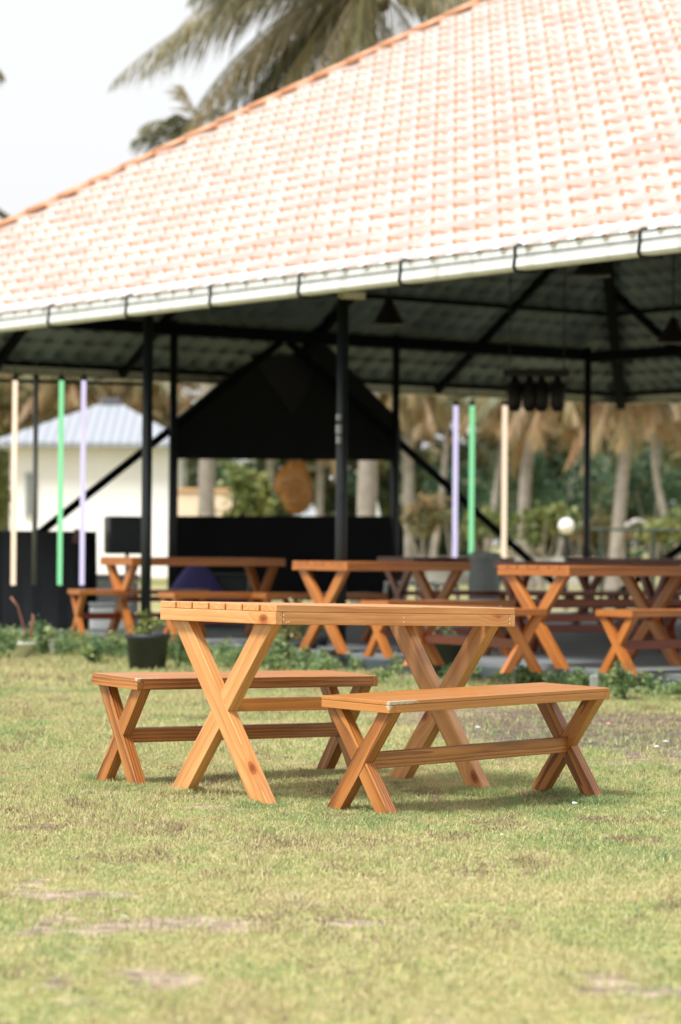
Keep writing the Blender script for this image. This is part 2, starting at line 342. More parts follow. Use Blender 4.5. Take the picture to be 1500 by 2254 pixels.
# ------------------------------------------------------------------ picnic furniture
def xlegs(root, name_len, L, y0, y1, hw, Ht, xs, th, main_left_top, mats, knots=None, bev=.0035):
    """X frames: two crossing legs in one plane; the second is cut in two around the first"""
    for i, x0 in enumerate(xs):
        ml = main_left_top[i]
        a = (y0, 0), (y1, Ht)           # from bottom y0 to top y1
        if ml: bot, top = y0, y1        # main leg: bottom near side, top far side
        else: bot, top = y1, y0
        main = [(bot - hw, 0), (bot + hw, 0), (top + hw, Ht), (top - hw, Ht)]
        oth = [(top - hw, 0), (top + hw, 0), (bot + hw, Ht), (bot - hw, Ht)]
        d = Vector((top - bot, Ht)).normalized(); n = Vector((-d.y, d.x))
        bm = newbm(); k = (knots or {}).get((i, 0))
        prism(bm, main, x0, x0 + th, d, bev, knot=k); obj('leg', bm, mats[0], root)
        bm = newbm(); do = Vector((bot - top, Ht)).normalized(); gap = .0006
        e1 = (bot + hw, 0); e2 = (bot - hw, 0)
        nn = Vector((d.y, -d.x))
        p1 = clip(oth, (e1[0] + nn.x * gap, e1[1] + nn.y * gap), nn); p2 = clip(oth, (e2[0] - nn.x * gap, e2[1] - nn.y * gap), -nn)
        for q, pp in enumerate((p1, p2)):
            if len(pp) > 2: prism(bm, pp, x0, x0 + th, do, bev, knot=(knots or {}).get((i, 1 + q)))
        obj('leg', bm, mats[0], root)
def dots(bm, pts, r, nrm):
    for p in pts:
        t = bmesh.new(); bmesh.ops.create_uvsphere(t, u_segments=8, v_segments=5, radius=r)
        n = Vector(nrm); 
        for v in t.verts: v.co = v.co - n * v.co.dot(n) * .75
        bmesh.ops.translate(t, vec=p, verts=t.verts)
        for f in t.faces: f.material_index = 1
        join(bm, t)
def make_table(label, L=1.2, W=.736, H=.747, hero=True, mt=None, mleg=None, mst=None):
    mt = mt or M_TABLE; mleg = mleg or mt; mst = mst or M_STRETCH
    root = thing('picnic_table', label, 'table', group=None)
    ox, oy = -L / 2, -W / 2
    bev = .003 if hero else .004
    bm = newbm(); n = 7; gap = .010; pw = (W - gap * (n - 1)) / n; pt = .026
    for i in range(n):
        yc = oy + pw / 2 + i * (pw + gap)
        board(bm, (0, yc, H - pt / 2 + R.uniform(-.0006, .0006)), (L + R.uniform(-.003, .003), pw, pt), None, bev, 0, knot=Vector((L / 2 - .05, 0, 0)) if i == 0 and hero else None)
    obj('tabletop', bm, mt, root)
    bm = newbm(); ah = .047; zc = H - pt - .0006 - ah / 2; at_ = .032
    for sx in (-1, 1):
        board(bm, (sx * (L / 2 - at_ / 2 + .0012), 0, zc), (at_, W - .0008, ah), None, bev, 1, knot=Vector((oy + .075, -.004, -.016)) if (sx < 0 and hero) else None)
    for sy in (-1, 1):
        board(bm, (0, sy * (W / 2 - at_ / 2), zc), (L - 2 * at_ - .001, at_, ah - .0004), None, bev, 0, knot=Vector((L / 2 - .09, 0, .016)) if hero and sy < 0 else None)
    if hero:
        f = -L / 2 + .0012 - .0012
        dots(bm, [(f, oy + t, zc + dz) for t, dz in ((.14, .012), (.155, -.006), (.17, .008), (.19, .002), (.2, -.01), (.42, .01), (.43, -.006), (.6, -.004), (.62, .006), (.022, .01), (.02, -.012))], .0035, (1, 0, 0))
        dots(bm, [(ox + s_, oy + .0004, zc + dz) for s_, dz in ((.035, .012), (.035, -.004), (.05, -.014), (.06, -.012), (.62, .008), (.62, -.009), (1.17, .006), (1.172, -.012))], .0035, (0, 1, 0))
    obj('apron', bm, [mt, M_FILL], root)
    Ht = H - pt - ah - .001
    lo, hi = -W / 2 + .10 + .055, W / 2 - .055 + .0 - .0
    lo, hi = -.31 + .053, .31 - .053 + .02
    kn = {(0, 0): (-L / 2 + .03, lo + .055, .135), (0, 2): (-L / 2 + .05, lo - .05, .60), (1, 0): (L / 2 - .075, lo + .03, .07), (1, 1): (L / 2 - .075, hi - .2, .3)} if hero else None
    xlegs(root, None, L, lo, hi, .053, Ht, (-L / 2 + .03, L / 2 - .03 - .045), .045, (True, True), (mleg,), kn)
    bm = newbm(); board(bm, (0, (lo + hi) / 2, Ht / 2 + .022), (L - 2 * .076, .045, .05), None, bev); obj('stretcher', bm, mst, root)
    return root
def make_bench(label, L=1.2, W=.35, H=.42, hero=True, main=(True, True), chip=None, mt=None, ml=None, mst=None, veneer=.014):
    mt = mt or M_BENCHTOP; ml = ml or M_BENCH; mst = mst or ml
    root = thing('picnic_bench', label, 'bench'); bev = .0025
    bm = newbm()
    if veneer:
        board(bm, (0, 0, H - veneer / 2), (L, W, veneer), None, bev, 0, chip=chip)
    else:
        board(bm, (0, 0, H - .01), (L - .006, W - .006, .02), None, bev, 0, chip=chip)
        veneer = .012
    obj('seat', bm, mt, root)
    ah = .028 if veneer == .014 else .045; top = H - (veneer + .0008 if veneer == .014 else .001)
    bm = newbm(); aw = .03; zc = top - ah / 2; e = 0 if veneer == .014 else .003
    for sx in (-1, 1): board(bm, (sx * (L / 2 - aw / 2 + e), 0, zc), (aw, W + 2 * e, ah), None, bev, 1, chip=(Vector((-W / 2, ah/2, -aw/2)), (.025, .03, .03)) if hero and sx < 0 else None)
    for sy in (-1, 1): board(bm, (0, sy * (W / 2 - aw / 2 + e), zc), (L - 2 * aw - .001 + 2 * e, aw, ah), None, bev, 0)
    obj('apron', bm, mt if veneer == .014 else ml, root)
    Ht = top - ah - .0006; hw = .037
    lo, hi = -W / 2 + hw + .005, W / 2 - hw - .005
    xlegs(root, None, L, lo, hi, hw, Ht, (-L / 2 + .022, L / 2 - .022 - .045), .045, main, (ml,))
    bm = newbm(); board(bm, (0, (lo + hi) / 2, Ht / 2 + .0), (L - 2 * .068, .042, .058), None, bev); obj('stretcher', bm, mst, root)
    return root
def pose(root, x, y, th, a, b, L, W, z=0):
    """x,y: the corner (s=0,t=0); a,b: rise along the two axes"""
    ax = Vector((math.cos(th), math.sin(th), a)).normalized(); ay = Vector((-math.sin(th), math.cos(th), b)); az = ax.cross(ay).normalized(); ay = az.cross(ax)
    Mx = Matrix((ax, ay, az)).transposed().to_4x4()
    c = Vector((x, y, z)) + ax * (L / 2) + ay * (W / 2) 
    c.z = z + a * L / 2 + b * W / 2
    Mx.translation = c; root.matrix_world = Mx
t = make_table('honey coloured pine picnic table with slatted top and crossed legs on the open lawn')
pose(t, -.2437, 10.0015, .683, -.0192, -.003, 1.2, .736)
bF = make_bench('brown pine bench with white chipped corner in front of the honey coloured lawn table', 1.205, .35, .415, main=(False, False),
                chip=(Vector((-.57, -.175, .007)), (.2, .028, .03)), mt=M_BENCHTOP)
pose(bF, .1775, 9.6478, .7694, .0096, .0176, 1.205, .35)
bB = make_bench('dark grained brown bench on the lawn, standing behind the honey coloured table', 1.188, .34, .434, veneer=0,
                chip=(Vector((-.59, -.17, .01)), (.2, .03, .05)))
pose(bB, -.8066, 10.7357, .6338, -.0123, .0224, 1.188, .34)

# ------------------------------------------------------------------ pavilion
ZF = .125
def W3(a, b, z): return Vector((PL[0] + a * E1[0] + b * E2[0], PL[1] + a * E1[1] + b * E2[1], z))
def b_on(a, px):          # b where the line a=const crosses the pixel column
    r = (px - 750) / CF; p = PL + a * E1; return float((r * p[1] - p[0]) / (E2[0] - r * E2[1]))
def a_on(b, px):
    r = (px - 750) / CF; p = PL + b * E2; return float((r * p[1] - p[0]) / (E1[0] - r * E1[1]))
LEN, WID, ZE, TAN = 17.0, 12.1, 2.93, .632
HALF = WID / 2; ZR = ZE + HALF * TAN
RB = .73; RA = .9
pav = thing('pavilion', 'open sided pavilion with black steel posts and hipped terracotta tile roof behind the lawn tables', 'pavilion', W3(0, 0, 0))
def pp(name, bm, m, smooth=False):
    o = obj(name, bm, m, pav, smooth); o.matrix_parent_inverse = Matrix.Translation(-W3(0, 0, 0)); return o
# roof tile surfaces: profile over (u along the eave, v up the slope)
SL = math.sqrt(1 + TAN * TAN)
def tile_side(org, du, dv, ulen, vlen, name, m, drop=0, ures=.03, hipL=True, hipR=True):
    """org: eave corner; du along the eave, dv inward (plan)"""
    ROW = .24; WV = .255; nu = int(ulen / ures) + 1; u = np.linspace(0, ulen, nu)
    nr = int(math.ceil(vlen * SL / ROW)); vs, hs, rw, step_shade = [], [], [], []
    for r in range(nr):
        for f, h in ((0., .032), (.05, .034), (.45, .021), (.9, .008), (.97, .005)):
            vs.append((r + f) * ROW); hs.append(h * 1.45); rw.append(r); step_shade.append({0.: 1., .05: .3, .45: 0., .9: .0, .97: .75}[f])
    vs = np.array(vs); hs = np.array(hs)
    U, Vv = np.meshgrid(u, vs); ph = (U / WV) % 1.0
    wave = np.where(ph < .68, np.sin(ph / .68 * PI), -.35 * np.sin((ph - .68) / .32 * PI))
    col_ = np.floor(U / WV).astype(int); row_ = np.array(rw)[:, None] + 0 * col_
    tr_ = LAT[(col_ * 7 + 3) & 255, (row_ * 13 + 5) & 255]; tr2 = LAT[(col_ * 11 + 90) & 255, (row_ * 5 + 77) & 255]
    Hh = hs[:, None] * (.25 + .75 * np.clip(wave, 0, 1)) + .021 * wave - drop + (tr2 - .5) * .005
    Vs_ = Vv - (.068 * wave - (tr_ - .5) * .008)            # scalloped lower edges
    inp = Vs_ / SL; zz = ZE + inp * TAN + Hh / SL * 1.0; inp2 = inp - Hh * TAN / SL
    X = org[0] + U * du[0] + inp2 * dv[0]; Y = org[1] + U * du[1] + inp2 * dv[1]
    V = np.stack([X.ravel(), Y.ravel(), zz.ravel()], 1); nx = nu; ny = len(vs)
    i = np.arange((ny - 1) * (nx - 1)); r_ = i // (nx - 1); c_ = i % (nx - 1); v0 = r_ * nx + c_
    F = np.stack([v0, v0 + 1, v0 + nx + 1, v0 + nx], 1)
    # keep the quads between the two hips and under the ridge
    uc = U.ravel()[F].mean(1); ic = inp.ravel()[F].mean(1)
    k = (uc >= ic - .02) & (uc <= ulen - ic + .02) & (ic <= vlen + .02)
    F = F[k]; used = np.unique(F); remap = -np.ones(len(V), int); remap[used] = np.arange(len(used))
    o = npmesh(name, V[used], remap[F], m, pav, smooth=True, attrs={'tile': tr_.ravel()[used], 'edge': np.maximum(np.array(step_shade)[:, None] * (.05 + .95 * np.clip(wave * 1.3, 0, 1)), np.clip((ph - .66) / .1, 0, 1) * np.clip((1. - ph) / .1, 0, 1) * (.2 + .35 * tr2)).ravel()[used]}); o.matrix_parent_inverse = Matrix.Translation(-W3(0, 0, 0)); return o  # 'edge' carries painted shade for the tile steps and valleys
m, nt, b = mat('pale_terracotta_tile'); L = nt.links.new
tc = N(nt, 'ShaderNodeTexCoord'); n1 = N(nt, 'ShaderNodeTexNoise'); n1.inputs['Scale'].default_value = 2.2; n1.inputs['Detail'].default_value = 5; L(tc.outputs['Object'], n1.inputs['Vector'])
r1 = ramp(nt, [(.12, (.365, .235, .195)), (.35, (.395, .30, .26)), (.6, (.415, .345, .31)), (.88, (.45, .41, .385))]); ta = N(nt, 'ShaderNodeAttribute', attribute_name='tile'); mt_ = N(nt, 'ShaderNodeMath', operation='MULTIPLY_ADD'); mt_.inputs[1].default_value = .55; L(ta.outputs['Fac'], mt_.inputs[0])  # sky glare on the terracotta is put into these pale tones
ms_ = N(nt, 'ShaderNodeMath', operation='MULTIPLY_ADD'); ms_.inputs[1].default_value = .8; ms_.inputs[2].default_value = -.02; L(n1.outputs['Fac'], ms_.inputs[0]); L(ms_.outputs[0], mt_.inputs[2])
L(mt_.outputs[0], r1.inputs['Fac']); shade_attr = N(nt, 'ShaderNodeAttribute', attribute_name='edge'); shade_mix = N(nt, 'ShaderNodeMixRGB'); shade_mix.inputs['Color2'].default_value = (.42, .17, .07, 1)  # darker orange paints shade into the step crescents and valleys
L(shade_attr.outputs['Fac'], shade_mix.inputs['Fac']); L(r1.outputs['Color'], shade_mix.inputs['Color1']); L(shade_mix.outputs['Color'], b.inputs['Base Color'])
b.inputs['Roughness'].default_value = .42; b.inputs['Specular IOR Level'].default_value = .7; b.inputs['Coat Weight'].default_value = .3; b.inputs['Coat Roughness'].default_value = .35
M_TILE = m
c0 = W3(0, 0, 0); cK = W3(0, WID, 0); cR = W3(LEN, 0, 0); cX = W3(LEN, WID, 0)
e1 = (E1[0], E1[1]); e2 = (E2[0], E2[1]); ne1 = (-E1[0], -E1[1]); ne2 = (-E2[0], -E2[1])
sides = [(c0, e1, e2, LEN), (cK, ne2, e1, WID), (cX, ne1, ne2, LEN), (cR, e2, ne1, WID)]
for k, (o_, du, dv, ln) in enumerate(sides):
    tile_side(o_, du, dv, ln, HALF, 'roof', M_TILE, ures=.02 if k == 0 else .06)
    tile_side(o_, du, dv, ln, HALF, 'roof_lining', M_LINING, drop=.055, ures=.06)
# hip and ridge caps
M_CAP = plain('orange_ridge_cap', (.52, .25, .13), .5, .15, 3)
def capline(a, b, r=.06):
    bm = bmesh.new(); a, b = Vector(a), Vector(b); n = int((b - a).length / .36); d = (b - a) / n
    for i in range(n): tube(bm, [a + d * i, a + d * (i + 1.08)], [r * 1.12, r * .95], 12)
    ax_ = (b - a).normalized()
    for v in bm.verts:
        zc_ = (a + ax_ * (v.co - a).dot(ax_)).z; v.co.z = max(v.co.z, zc_ - .005)
    o = pp('ridge_cap', bm, M_CAP, True)
rA = W3(HALF, HALF, ZR); rB = W3(LEN - HALF, HALF, ZR); up = Vector((0, 0, .03))
for p, q in ((W3(0, 0, ZE), rA), (W3(0, WID, ZE), rA), (W3(LEN, 0, ZE), rB), (W3(LEN, WID, ZE), rB), (rA, rB)): capline(p + up, q + up)
# gutters: profile extruded along each eave
prof = [(0.0, .005), (-.035, .02), (-.06, .02), (-.066, .012), (-.066, -.034), (-.040, -.035), (-.040, -.050), (-.068, -.052), (-.075, -.115), (-.06, -.135), (0.02, -.135), (0.02, -.128), (-.055, -.128), (-.066, -.113), (-.058, -.03), (-.055, .012), (-.035, .012), (.0, -.004)]
M_ROD = plain('grey_rod', (.07, .08, .085), .6, .2, 4)
m, nt, b = mat('grimy_white_gutter'); L = nt.links.new; tc = N(nt, 'ShaderNodeTexCoord'); mp = N(nt, 'ShaderNodeMapping'); mp.inputs['Scale'].default_value = (3, 3, .6); L(tc.outputs['Object'], mp.inputs['Vector'])
n1 = N(nt, 'ShaderNodeTexNoise'); n1.inputs['Scale'].default_value = 2.5; n1.inputs['Detail'].default_value = 7; n1.inputs['Roughness'].default_value = .7; L(mp.outputs['Vector'], n1.inputs['Vector'])
r1 = ramp(nt, [(.3, (.44, .44, .42)), (.48, (.62, .63, .62)), (.7, (.68, .69, .69))]); L(n1.outputs['Fac'], r1.inputs['Fac']); L(r1.outputs['Color'], b.inputs['Base Color']); b.inputs['Roughness'].default_value = .4
M_GUT = m
def gutter(a, b, outw):
    bm = bmesh.new(); a, b = Vector(a), Vector(b); o = Vector((outw[0], outw[1], 0))
    r0 = [bm.verts.new(a + o * (-x) + Vector((0, 0, z))) for x, z in prof]; r1 = [bm.verts.new(b + o * (-x) + Vector((0, 0, z))) for x, z in prof]
    n = len(prof)
    for i in range(n): bm.faces.new((r0[i], r0[(i + 1) % n], r1[(i + 1) % n], r1[i]))
    bmesh.ops.recalc_face_normals(bm, faces=bm.faces); gt = pp('gutter', bm, M_GUT)
    for x, z in ((-.071, .018), (-.0745, -.042)):  # thin dark rods drawing two lines along the gutter
        bm = bmesh.new(); tube(bm, [a + o * (-x) + Vector((0, 0, z)), b + o * (-x) + Vector((0, 0, z))], .0038, 6); obj('gutter_rod', bm, M_ROD, gt)
    return gt
def flash(a, b, inw):
    bm = bmesh.new(); a, b = Vector(a), Vector(b); i = Vector((inw[0], inw[1], 0))
    vs = [a - i * .03 + Vector((0, 0, .018)), b - i * .03 + Vector((0, 0, .018)), b + i * .10 + Vector((0, 0, .116)), a + i * .10 + Vector((0, 0, .116))]
    lo = [v - Vector((0, 0, .006)) for v in vs]; V_ = [bm.verts.new(v) for v in vs + lo]
    for f in ((0, 1, 2, 3), (7, 6, 5, 4), (0, 4, 5, 1), (1, 5, 6, 2), (2, 6, 7, 3), (3, 7, 4, 0)): bm.faces.new([V_[k] for k in f])
    pp('eave_flashing', bm, M_GUT)
gs = []
for (p, q, ow) in ((W3(-.07, 0, ZE), W3(LEN + .07, 0, ZE), ne2), (W3(0, -.07, ZE), W3(0, WID + .07, ZE), ne1), (W3(LEN, 0, ZE), W3(LEN, WID, ZE), e1), (W3(0, WID, ZE), W3(LEN, WID, ZE), e2)):
    gs.append(gutter(p, q, ow)); flash(p, q, (-ow[0], -ow[1]))
def bracket(par, base, outw):
    bm = bmesh.new(); o = Vector((outw[0], outw[1], 0)); b0 = Vector(base)
    pts = [(0.015, .035), (.05, .03), (.074, .02), (.074, -.03), (.068, -.045), (.076, -.06), (.084, -.115), (.07, -.142), (.0, -.144), (-.12, -.139)]
    tube(bm, [b0 + o * x + Vector((0, 0, z)) for x, z in pts], .012, 6)
    ob = obj('bracket', bm, M_BLACK, par, True)
for px in (-90, 104, 275, 460, 655, 878, 1130, 1405): bracket(gs[0], W3(a_on(-.07, px), 0, ZE), ne2)
for k in range(1, 12): bracket(gs[1], W3(0, k * 1.05, ZE), ne1)
for k in range(1, 16): bracket(gs[3], W3(k * 1.05, WID, ZE), e2)
# posts
FB = [a_on(RB, 310), a_on(RB, 738)]; FB = FB + [FB[1] + 5.3, FB[1] + 8.6, FB[0] - 2.9]
def post(a, b, top, w=.09, base=True):
    bm = bmesh.new(); tube(bm, [W3(a, b, ZF), W3(a, b, ZF + .9), W3(a, b, top)], w / 2, 20)
    o = pp('post', bm, M_BLACK, True)
    if base:
        bm = newbm(); board(bm, W3(a, b, ZF + .006), (.22, .22, .012), Matrix.Rotation(PH, 3, 'Z'), .002)
        q = obj('base_plate', bm, M_BLACK, o)
for a in FB: post(a, RB + .06, ZE + (RB) * TAN - .1, .09)
BB = [b_on(RA, 1292), b_on(RA, 870), b_on(RA, 380), b_on(RA, -150)]
for b_ in BB: post(RA, b_, 3.42)
BC = BB[0]
for k in (1, 2, 3, 4): post(RA + 3.1 * k, BC, 3.42)
# ring beams, purlins, rafters
zu = lambda inset: ZE + inset * TAN - .075
M_RAFT = plain('matt_black_steel', (.004, .006, .008), .9, .3, 5)
M_RAFT.node_tree.nodes['Principled BSDF'].inputs['Specular IOR Level'].default_value = .1
def bar(p, q, w, h, name='beam', m=M_RAFT): bm = newbm(); beam(bm, p, q, w, h); return pp(name, bm, m)
bar(W3(RA, RB + .06, zu(RA) - .1), W3(RA, BC, zu(RA) - .1), .09, .13)
bar(W3(RA, BC, zu(RA) - .13), W3(LEN - RA, BC, zu(RA) - .13), .09, .13)
bar(W3(.6, RB + .06, zu(RB) - .08), W3(LEN - .6, RB + .06, zu(RB) - .08), .08, .1)
for ins in (.12, 1.5, 2.9, 4.3, 5.6):
    z_ = zu(ins) - .02
    for p, q in ((W3(ins, ins, z_), W3(LEN - ins, ins, z_)), (W3(ins, ins, z_), W3(ins, WID - ins, z_)), (W3(ins, WID - ins, z_), W3(LEN - ins, WID - ins, z_)), (W3(LEN - ins, ins, z_), W3(LEN - ins, WID - ins, z_))):
        bar(p, q, .05, .05, 'purlin')
def raft(a0, b0, da, db, ln):
    bar(W3(a0, b0, zu(0) - .0), W3(a0 + da * ln, b0 + db * ln, zu(ln) - .0), .07, .1, 'rafter')
bs = [b_on(0, px) for px in (-15, 265, 610, 960)]
for b_ in bs + [bs[0] - 1.9]: 
    if .3 < b_ < WID: raft(0, b_, 1, 0, min(b_, WID - b_) - .05)
for k in range(8):
    a = 1.9 + 1.9 * k
    if a < LEN - .5:
        raft(a, WID, 0, -1, min(a, LEN - a, HALF) - .05); raft(a, 0, 0, 1, min(a, LEN - a, HALF) - .05)
for p, q in ((W3(0, 0, zu(0)), rA), (W3(0, WID, zu(0)), rA), (W3(LEN, 0, zu(0)), rB), (W3(LEN, WID, zu(0)), rB)):
    bar(Vector(p) - Vector((0, 0, .06)), Vector(q) - Vector((0, 0, .16)), .12, .16, 'rafter')
# long wind braces, an upside-down V from the middle of the beam to the outer post feet
bm_ = (BB[1] + BB[2]) / 2
bar(W3(RA - .07, bm_ + .05, zu(RA) - .16), W3(RA - .07, BC + .0, ZF + .05), .06, .075, 'brace')
bar(W3(RA - .07, bm_ - .05, zu(RA) - .16), W3(RA - .07, BB[3] + .1, ZF + .05), .06, .075, 'brace')
bar(W3(RA + .2, BC + .07, ZF + .08), W3(RA + 6.2, BC + .07, 3.3), .06, .075, 'brace')

# platform
bm = newbm()
pw_ = WID + .2 - RB
board(bm, W3(LEN / 2, RB + pw_ / 2, (ZF - .25) / 2 - .0), (LEN - .6, pw_, ZF + .25), Matrix.Rotation(PH, 3, 'Z'), .006)
pl = obj('platform_floor', bm, M_CONC); struct(pl)
bm = newbm(); board(bm, W3(LEN / 2, RB - .04, (ZF - .25 - .03) / 2), (LEN - .6, .075, ZF + .25 - .035), Matrix.Rotation(PH, 3, 'Z'), .006)
struct(obj('platform_kerb', bm, plain('dark_kerb', (.05, .065, .07), .7, .4, 3)))

# stage backdrop on the LK post line
def plane_pt(px, py, a):
    b_ = b_on(a, px); p = W3(a, b_, 0); d = p.y
    return b_, at(px, py, d).z
def slab(bm, poly, a0, a1):
    A = [bm.verts.new(W3(a0, b_, z)) for b_, z in poly]; B = [bm.verts.new(W3(a1, b_, z)) for b_, z in poly]; n = len(poly)
    bm.faces.new(A); bm.faces.new(B[::-1])
    for i in range(n): bm.faces.new((A[i], B[i], B[(i + 1) % n], A[(i + 1) % n]))
    bmesh.ops.recalc_face_normals(bm, faces=bm.faces)
st = thing('stage_backdrop', 'black cloth covered stage backdrop with gable top and an open slot in its middle', 'stage backdrop', W3(.7, (BB[1] + BB[2]) / 2, ZF))
def sp(name, poly, a0, a1, m=M_CLOTH, par=None):
    bm = bmesh.new(); slab(bm, [plane_pt(px, py, (a0 + a1) / 2) for px, py in poly], a0, a1)
    o = obj(name, bm, m, par or st); o.matrix_parent_inverse = Matrix.Translation(-st.location); return o
sp('gable_panel', [(384, 925), (520, 812), (560, 790), (612, 812), (655, 800), (690, 745), (725, 770), (800, 850), (876, 925), (876, 1014), (384, 1010)], .60, .67)
sp('hanging_banner', [(545, 780), (700, 785), (668, 870), (640, 915), (610, 870)], .68, .69, plain('charcoal_cloth', (.014, .014, .022), .9, .3, 3))
o = sp('lower_panel', [(376, 1136), (860, 1136), (876, 1143), (884, 1165), (886, 1322), (376, 1322)], .58, .68)
sp('side_frame', [(376, 1008), (388, 1008), (388, 1138), (376, 1138)], .60, .67); sp('side_frame', [(862, 1012), (876, 1012), (876, 1140), (862, 1140)], .60, .67)
# carved wooden plaque
bm = newbm(); pts = [(604, 1072), (606, 1052), (614, 1036), (628, 1024), (636, 1023), (637, 1013), (650, 1016), (660, 1013), (675, 1017), (675, 1030), (684, 1048), (689, 1070), (690, 1090), (687, 1108), (678, 1112), (676, 1120), (668, 1127), (655, 1133), (640, 1129), (632, 1124), (622, 1106), (616, 1090), (606, 1082)]
poly = []
for px, py in pts:
    q = at(px, py, 31.9); poly.append(q)
cx = sum((q for q in poly), Vector()) / len(poly)
fr = [bm.verts.new(q) for q in poly]; bk = [bm.verts.new(q + Vector((0, .05, 0))) for q in poly]; inn = [bm.verts.new(cx + (q - cx) * .72 + Vector((0, -.02, 0))) for q in poly]; n = len(poly)
ctr = bm.verts.new(cx + Vector((0, -.028, 0)))
for i in range(n):
    j = (i + 1) % n; bm.faces.new((fr[i], bk[i], bk[j], fr[j])); bm.faces.new((fr[i], fr[j], inn[j], inn[i])); bm.faces.new((inn[i], inn[j], ctr))
bm.faces.new(bk[::-1]); bmesh.ops.recalc_face_normals(bm, faces=bm.faces)
setattrs(bm, bm.verts, Vector((.3, .02, -1.)))
pq = obj('carved_plaque', bm, wood('carved_orange_wood', srgb(220, 130, 50), srgb(252, 176, 90), srgb(255, 205, 140), ring=10)); tag(pq, 'orange carved wooden plaque hanging in the slot of the black stage backdrop', 'plaque')
bm = bmesh.new(); tube(bm, [cx + Vector((0, .03, .25)), cx + Vector((0, .03, .62))], .006, 6); obj('cord', bm, M_BLACK, pq)

# ------------------------------------------------------------------ pavilion furniture
def put(root, px, d, th, L, z=ZF):       # px,d: middle of the near X frame
    x = (px - 750) / CF * d; c, s = math.cos(th), math.sin(th)
    root.location = (x + c * (L / 2 - .05), d + s * (L / 2 - .05), z); root.rotation_euler = (0, 0, th)
G1 = 'tables under the pavilion roof'; G2 = 'benches under the pavilion roof'
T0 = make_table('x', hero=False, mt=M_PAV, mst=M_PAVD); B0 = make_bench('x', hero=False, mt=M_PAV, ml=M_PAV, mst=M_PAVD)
usedT, usedB = [], []
def mk(src, used, lab, grp, px, d, th, sx=1, L=1.2):
    o = src if not used else copy_tree(src); used.append(o); o['label'] = lab; o['group'] = grp; put(o, px, d, th, L * sx); o.scale = (sx, 1, .94 if grp == G1 else 1); return o
mk(T0, usedT, 'orange picnic table on the pavilion floor beside the far left post and loudspeaker', G1, 268, 23.7, .46, 1.22)
mk(T0, usedT, 'orange picnic table half hidden by the thick post in the middle of the pavilion front', G1, 716, 20.9, .62)
mk(T0, usedT, 'largest looking orange picnic table in the pavilion, near the front edge of the floor', G1, 1186, 18.7, .66)
TH = [mk(B0, usedB, 'orange bench with its end left of the table by the loudspeaker', G2, 176, 23.6, .40),
      mk(B0, usedB, 'orange bench in front of the table by the loudspeaker', G2, 380, 22.5, .46),
      mk(B0, usedB, 'bench whose light end shows between the loudspeaker table and the post-hidden table', G2, 576, 22.6, .55),
      mk(B0, usedB, 'bench in front of the table that the middle post hides', G2, 838, 20.1, .62),
      mk(B0, usedB, 'bench angled against the left leg of the largest looking pavilion table', G2, 1150, 17.95, 2.16),
      mk(B0, usedB, 'bench nearest the right edge of the photo, on the front edge of the pavilion floor', G2, 1365, 17.9, .66)]
for o in (TH[1], ): pass
# darker red brown set further inside
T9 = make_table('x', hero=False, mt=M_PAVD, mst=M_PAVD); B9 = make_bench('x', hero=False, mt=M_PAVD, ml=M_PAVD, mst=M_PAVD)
u9, v9 = [], []
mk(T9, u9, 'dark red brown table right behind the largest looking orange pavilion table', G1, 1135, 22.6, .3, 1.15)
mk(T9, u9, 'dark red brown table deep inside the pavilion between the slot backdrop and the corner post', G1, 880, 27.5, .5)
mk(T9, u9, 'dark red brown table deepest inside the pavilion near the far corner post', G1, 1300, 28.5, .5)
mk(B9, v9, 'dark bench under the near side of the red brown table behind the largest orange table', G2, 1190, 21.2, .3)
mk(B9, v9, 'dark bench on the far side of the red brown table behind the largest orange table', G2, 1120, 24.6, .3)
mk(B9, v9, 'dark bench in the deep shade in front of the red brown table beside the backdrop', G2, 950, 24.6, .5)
mk(B9, v9, 'dark bench in the deep shade near the far corner post', G2, 1420, 25.2, .5)

# loudspeaker on a stand
sx = Vector(((281 - 750) / CF * 26.2, 26.2, ZF))
s = thing('loudspeaker', 'black loudspeaker box on a tripod stand beside the left pavilion post', 'loudspeaker', sx, .25)
bm = newbm(); board(bm, (0, 0, .9), (.40, .34, .36), None, .02); obj('cabinet', bm, M_BLACK, s)
bm = newbm(); board(bm, (0, -.173, .9), (.36, .01, .32), None, .003); obj('grille', bm, plain('speaker_mesh', (.02, .024, .028), .7, .5, 60), s)
bm = bmesh.new(); tube(bm, [(0, 0, .25), (0, 0, .72)], .018, 8)
obj('pole', bm, M_BLACK, s)
for k in range(3):
    bm = bmesh.new(); tube(bm, [(0, 0, .4), (.38 * math.cos(k * 2.1), .38 * math.sin(k * 2.1), .012)], .012, 8); obj('leg', bm, M_BLACK, s)
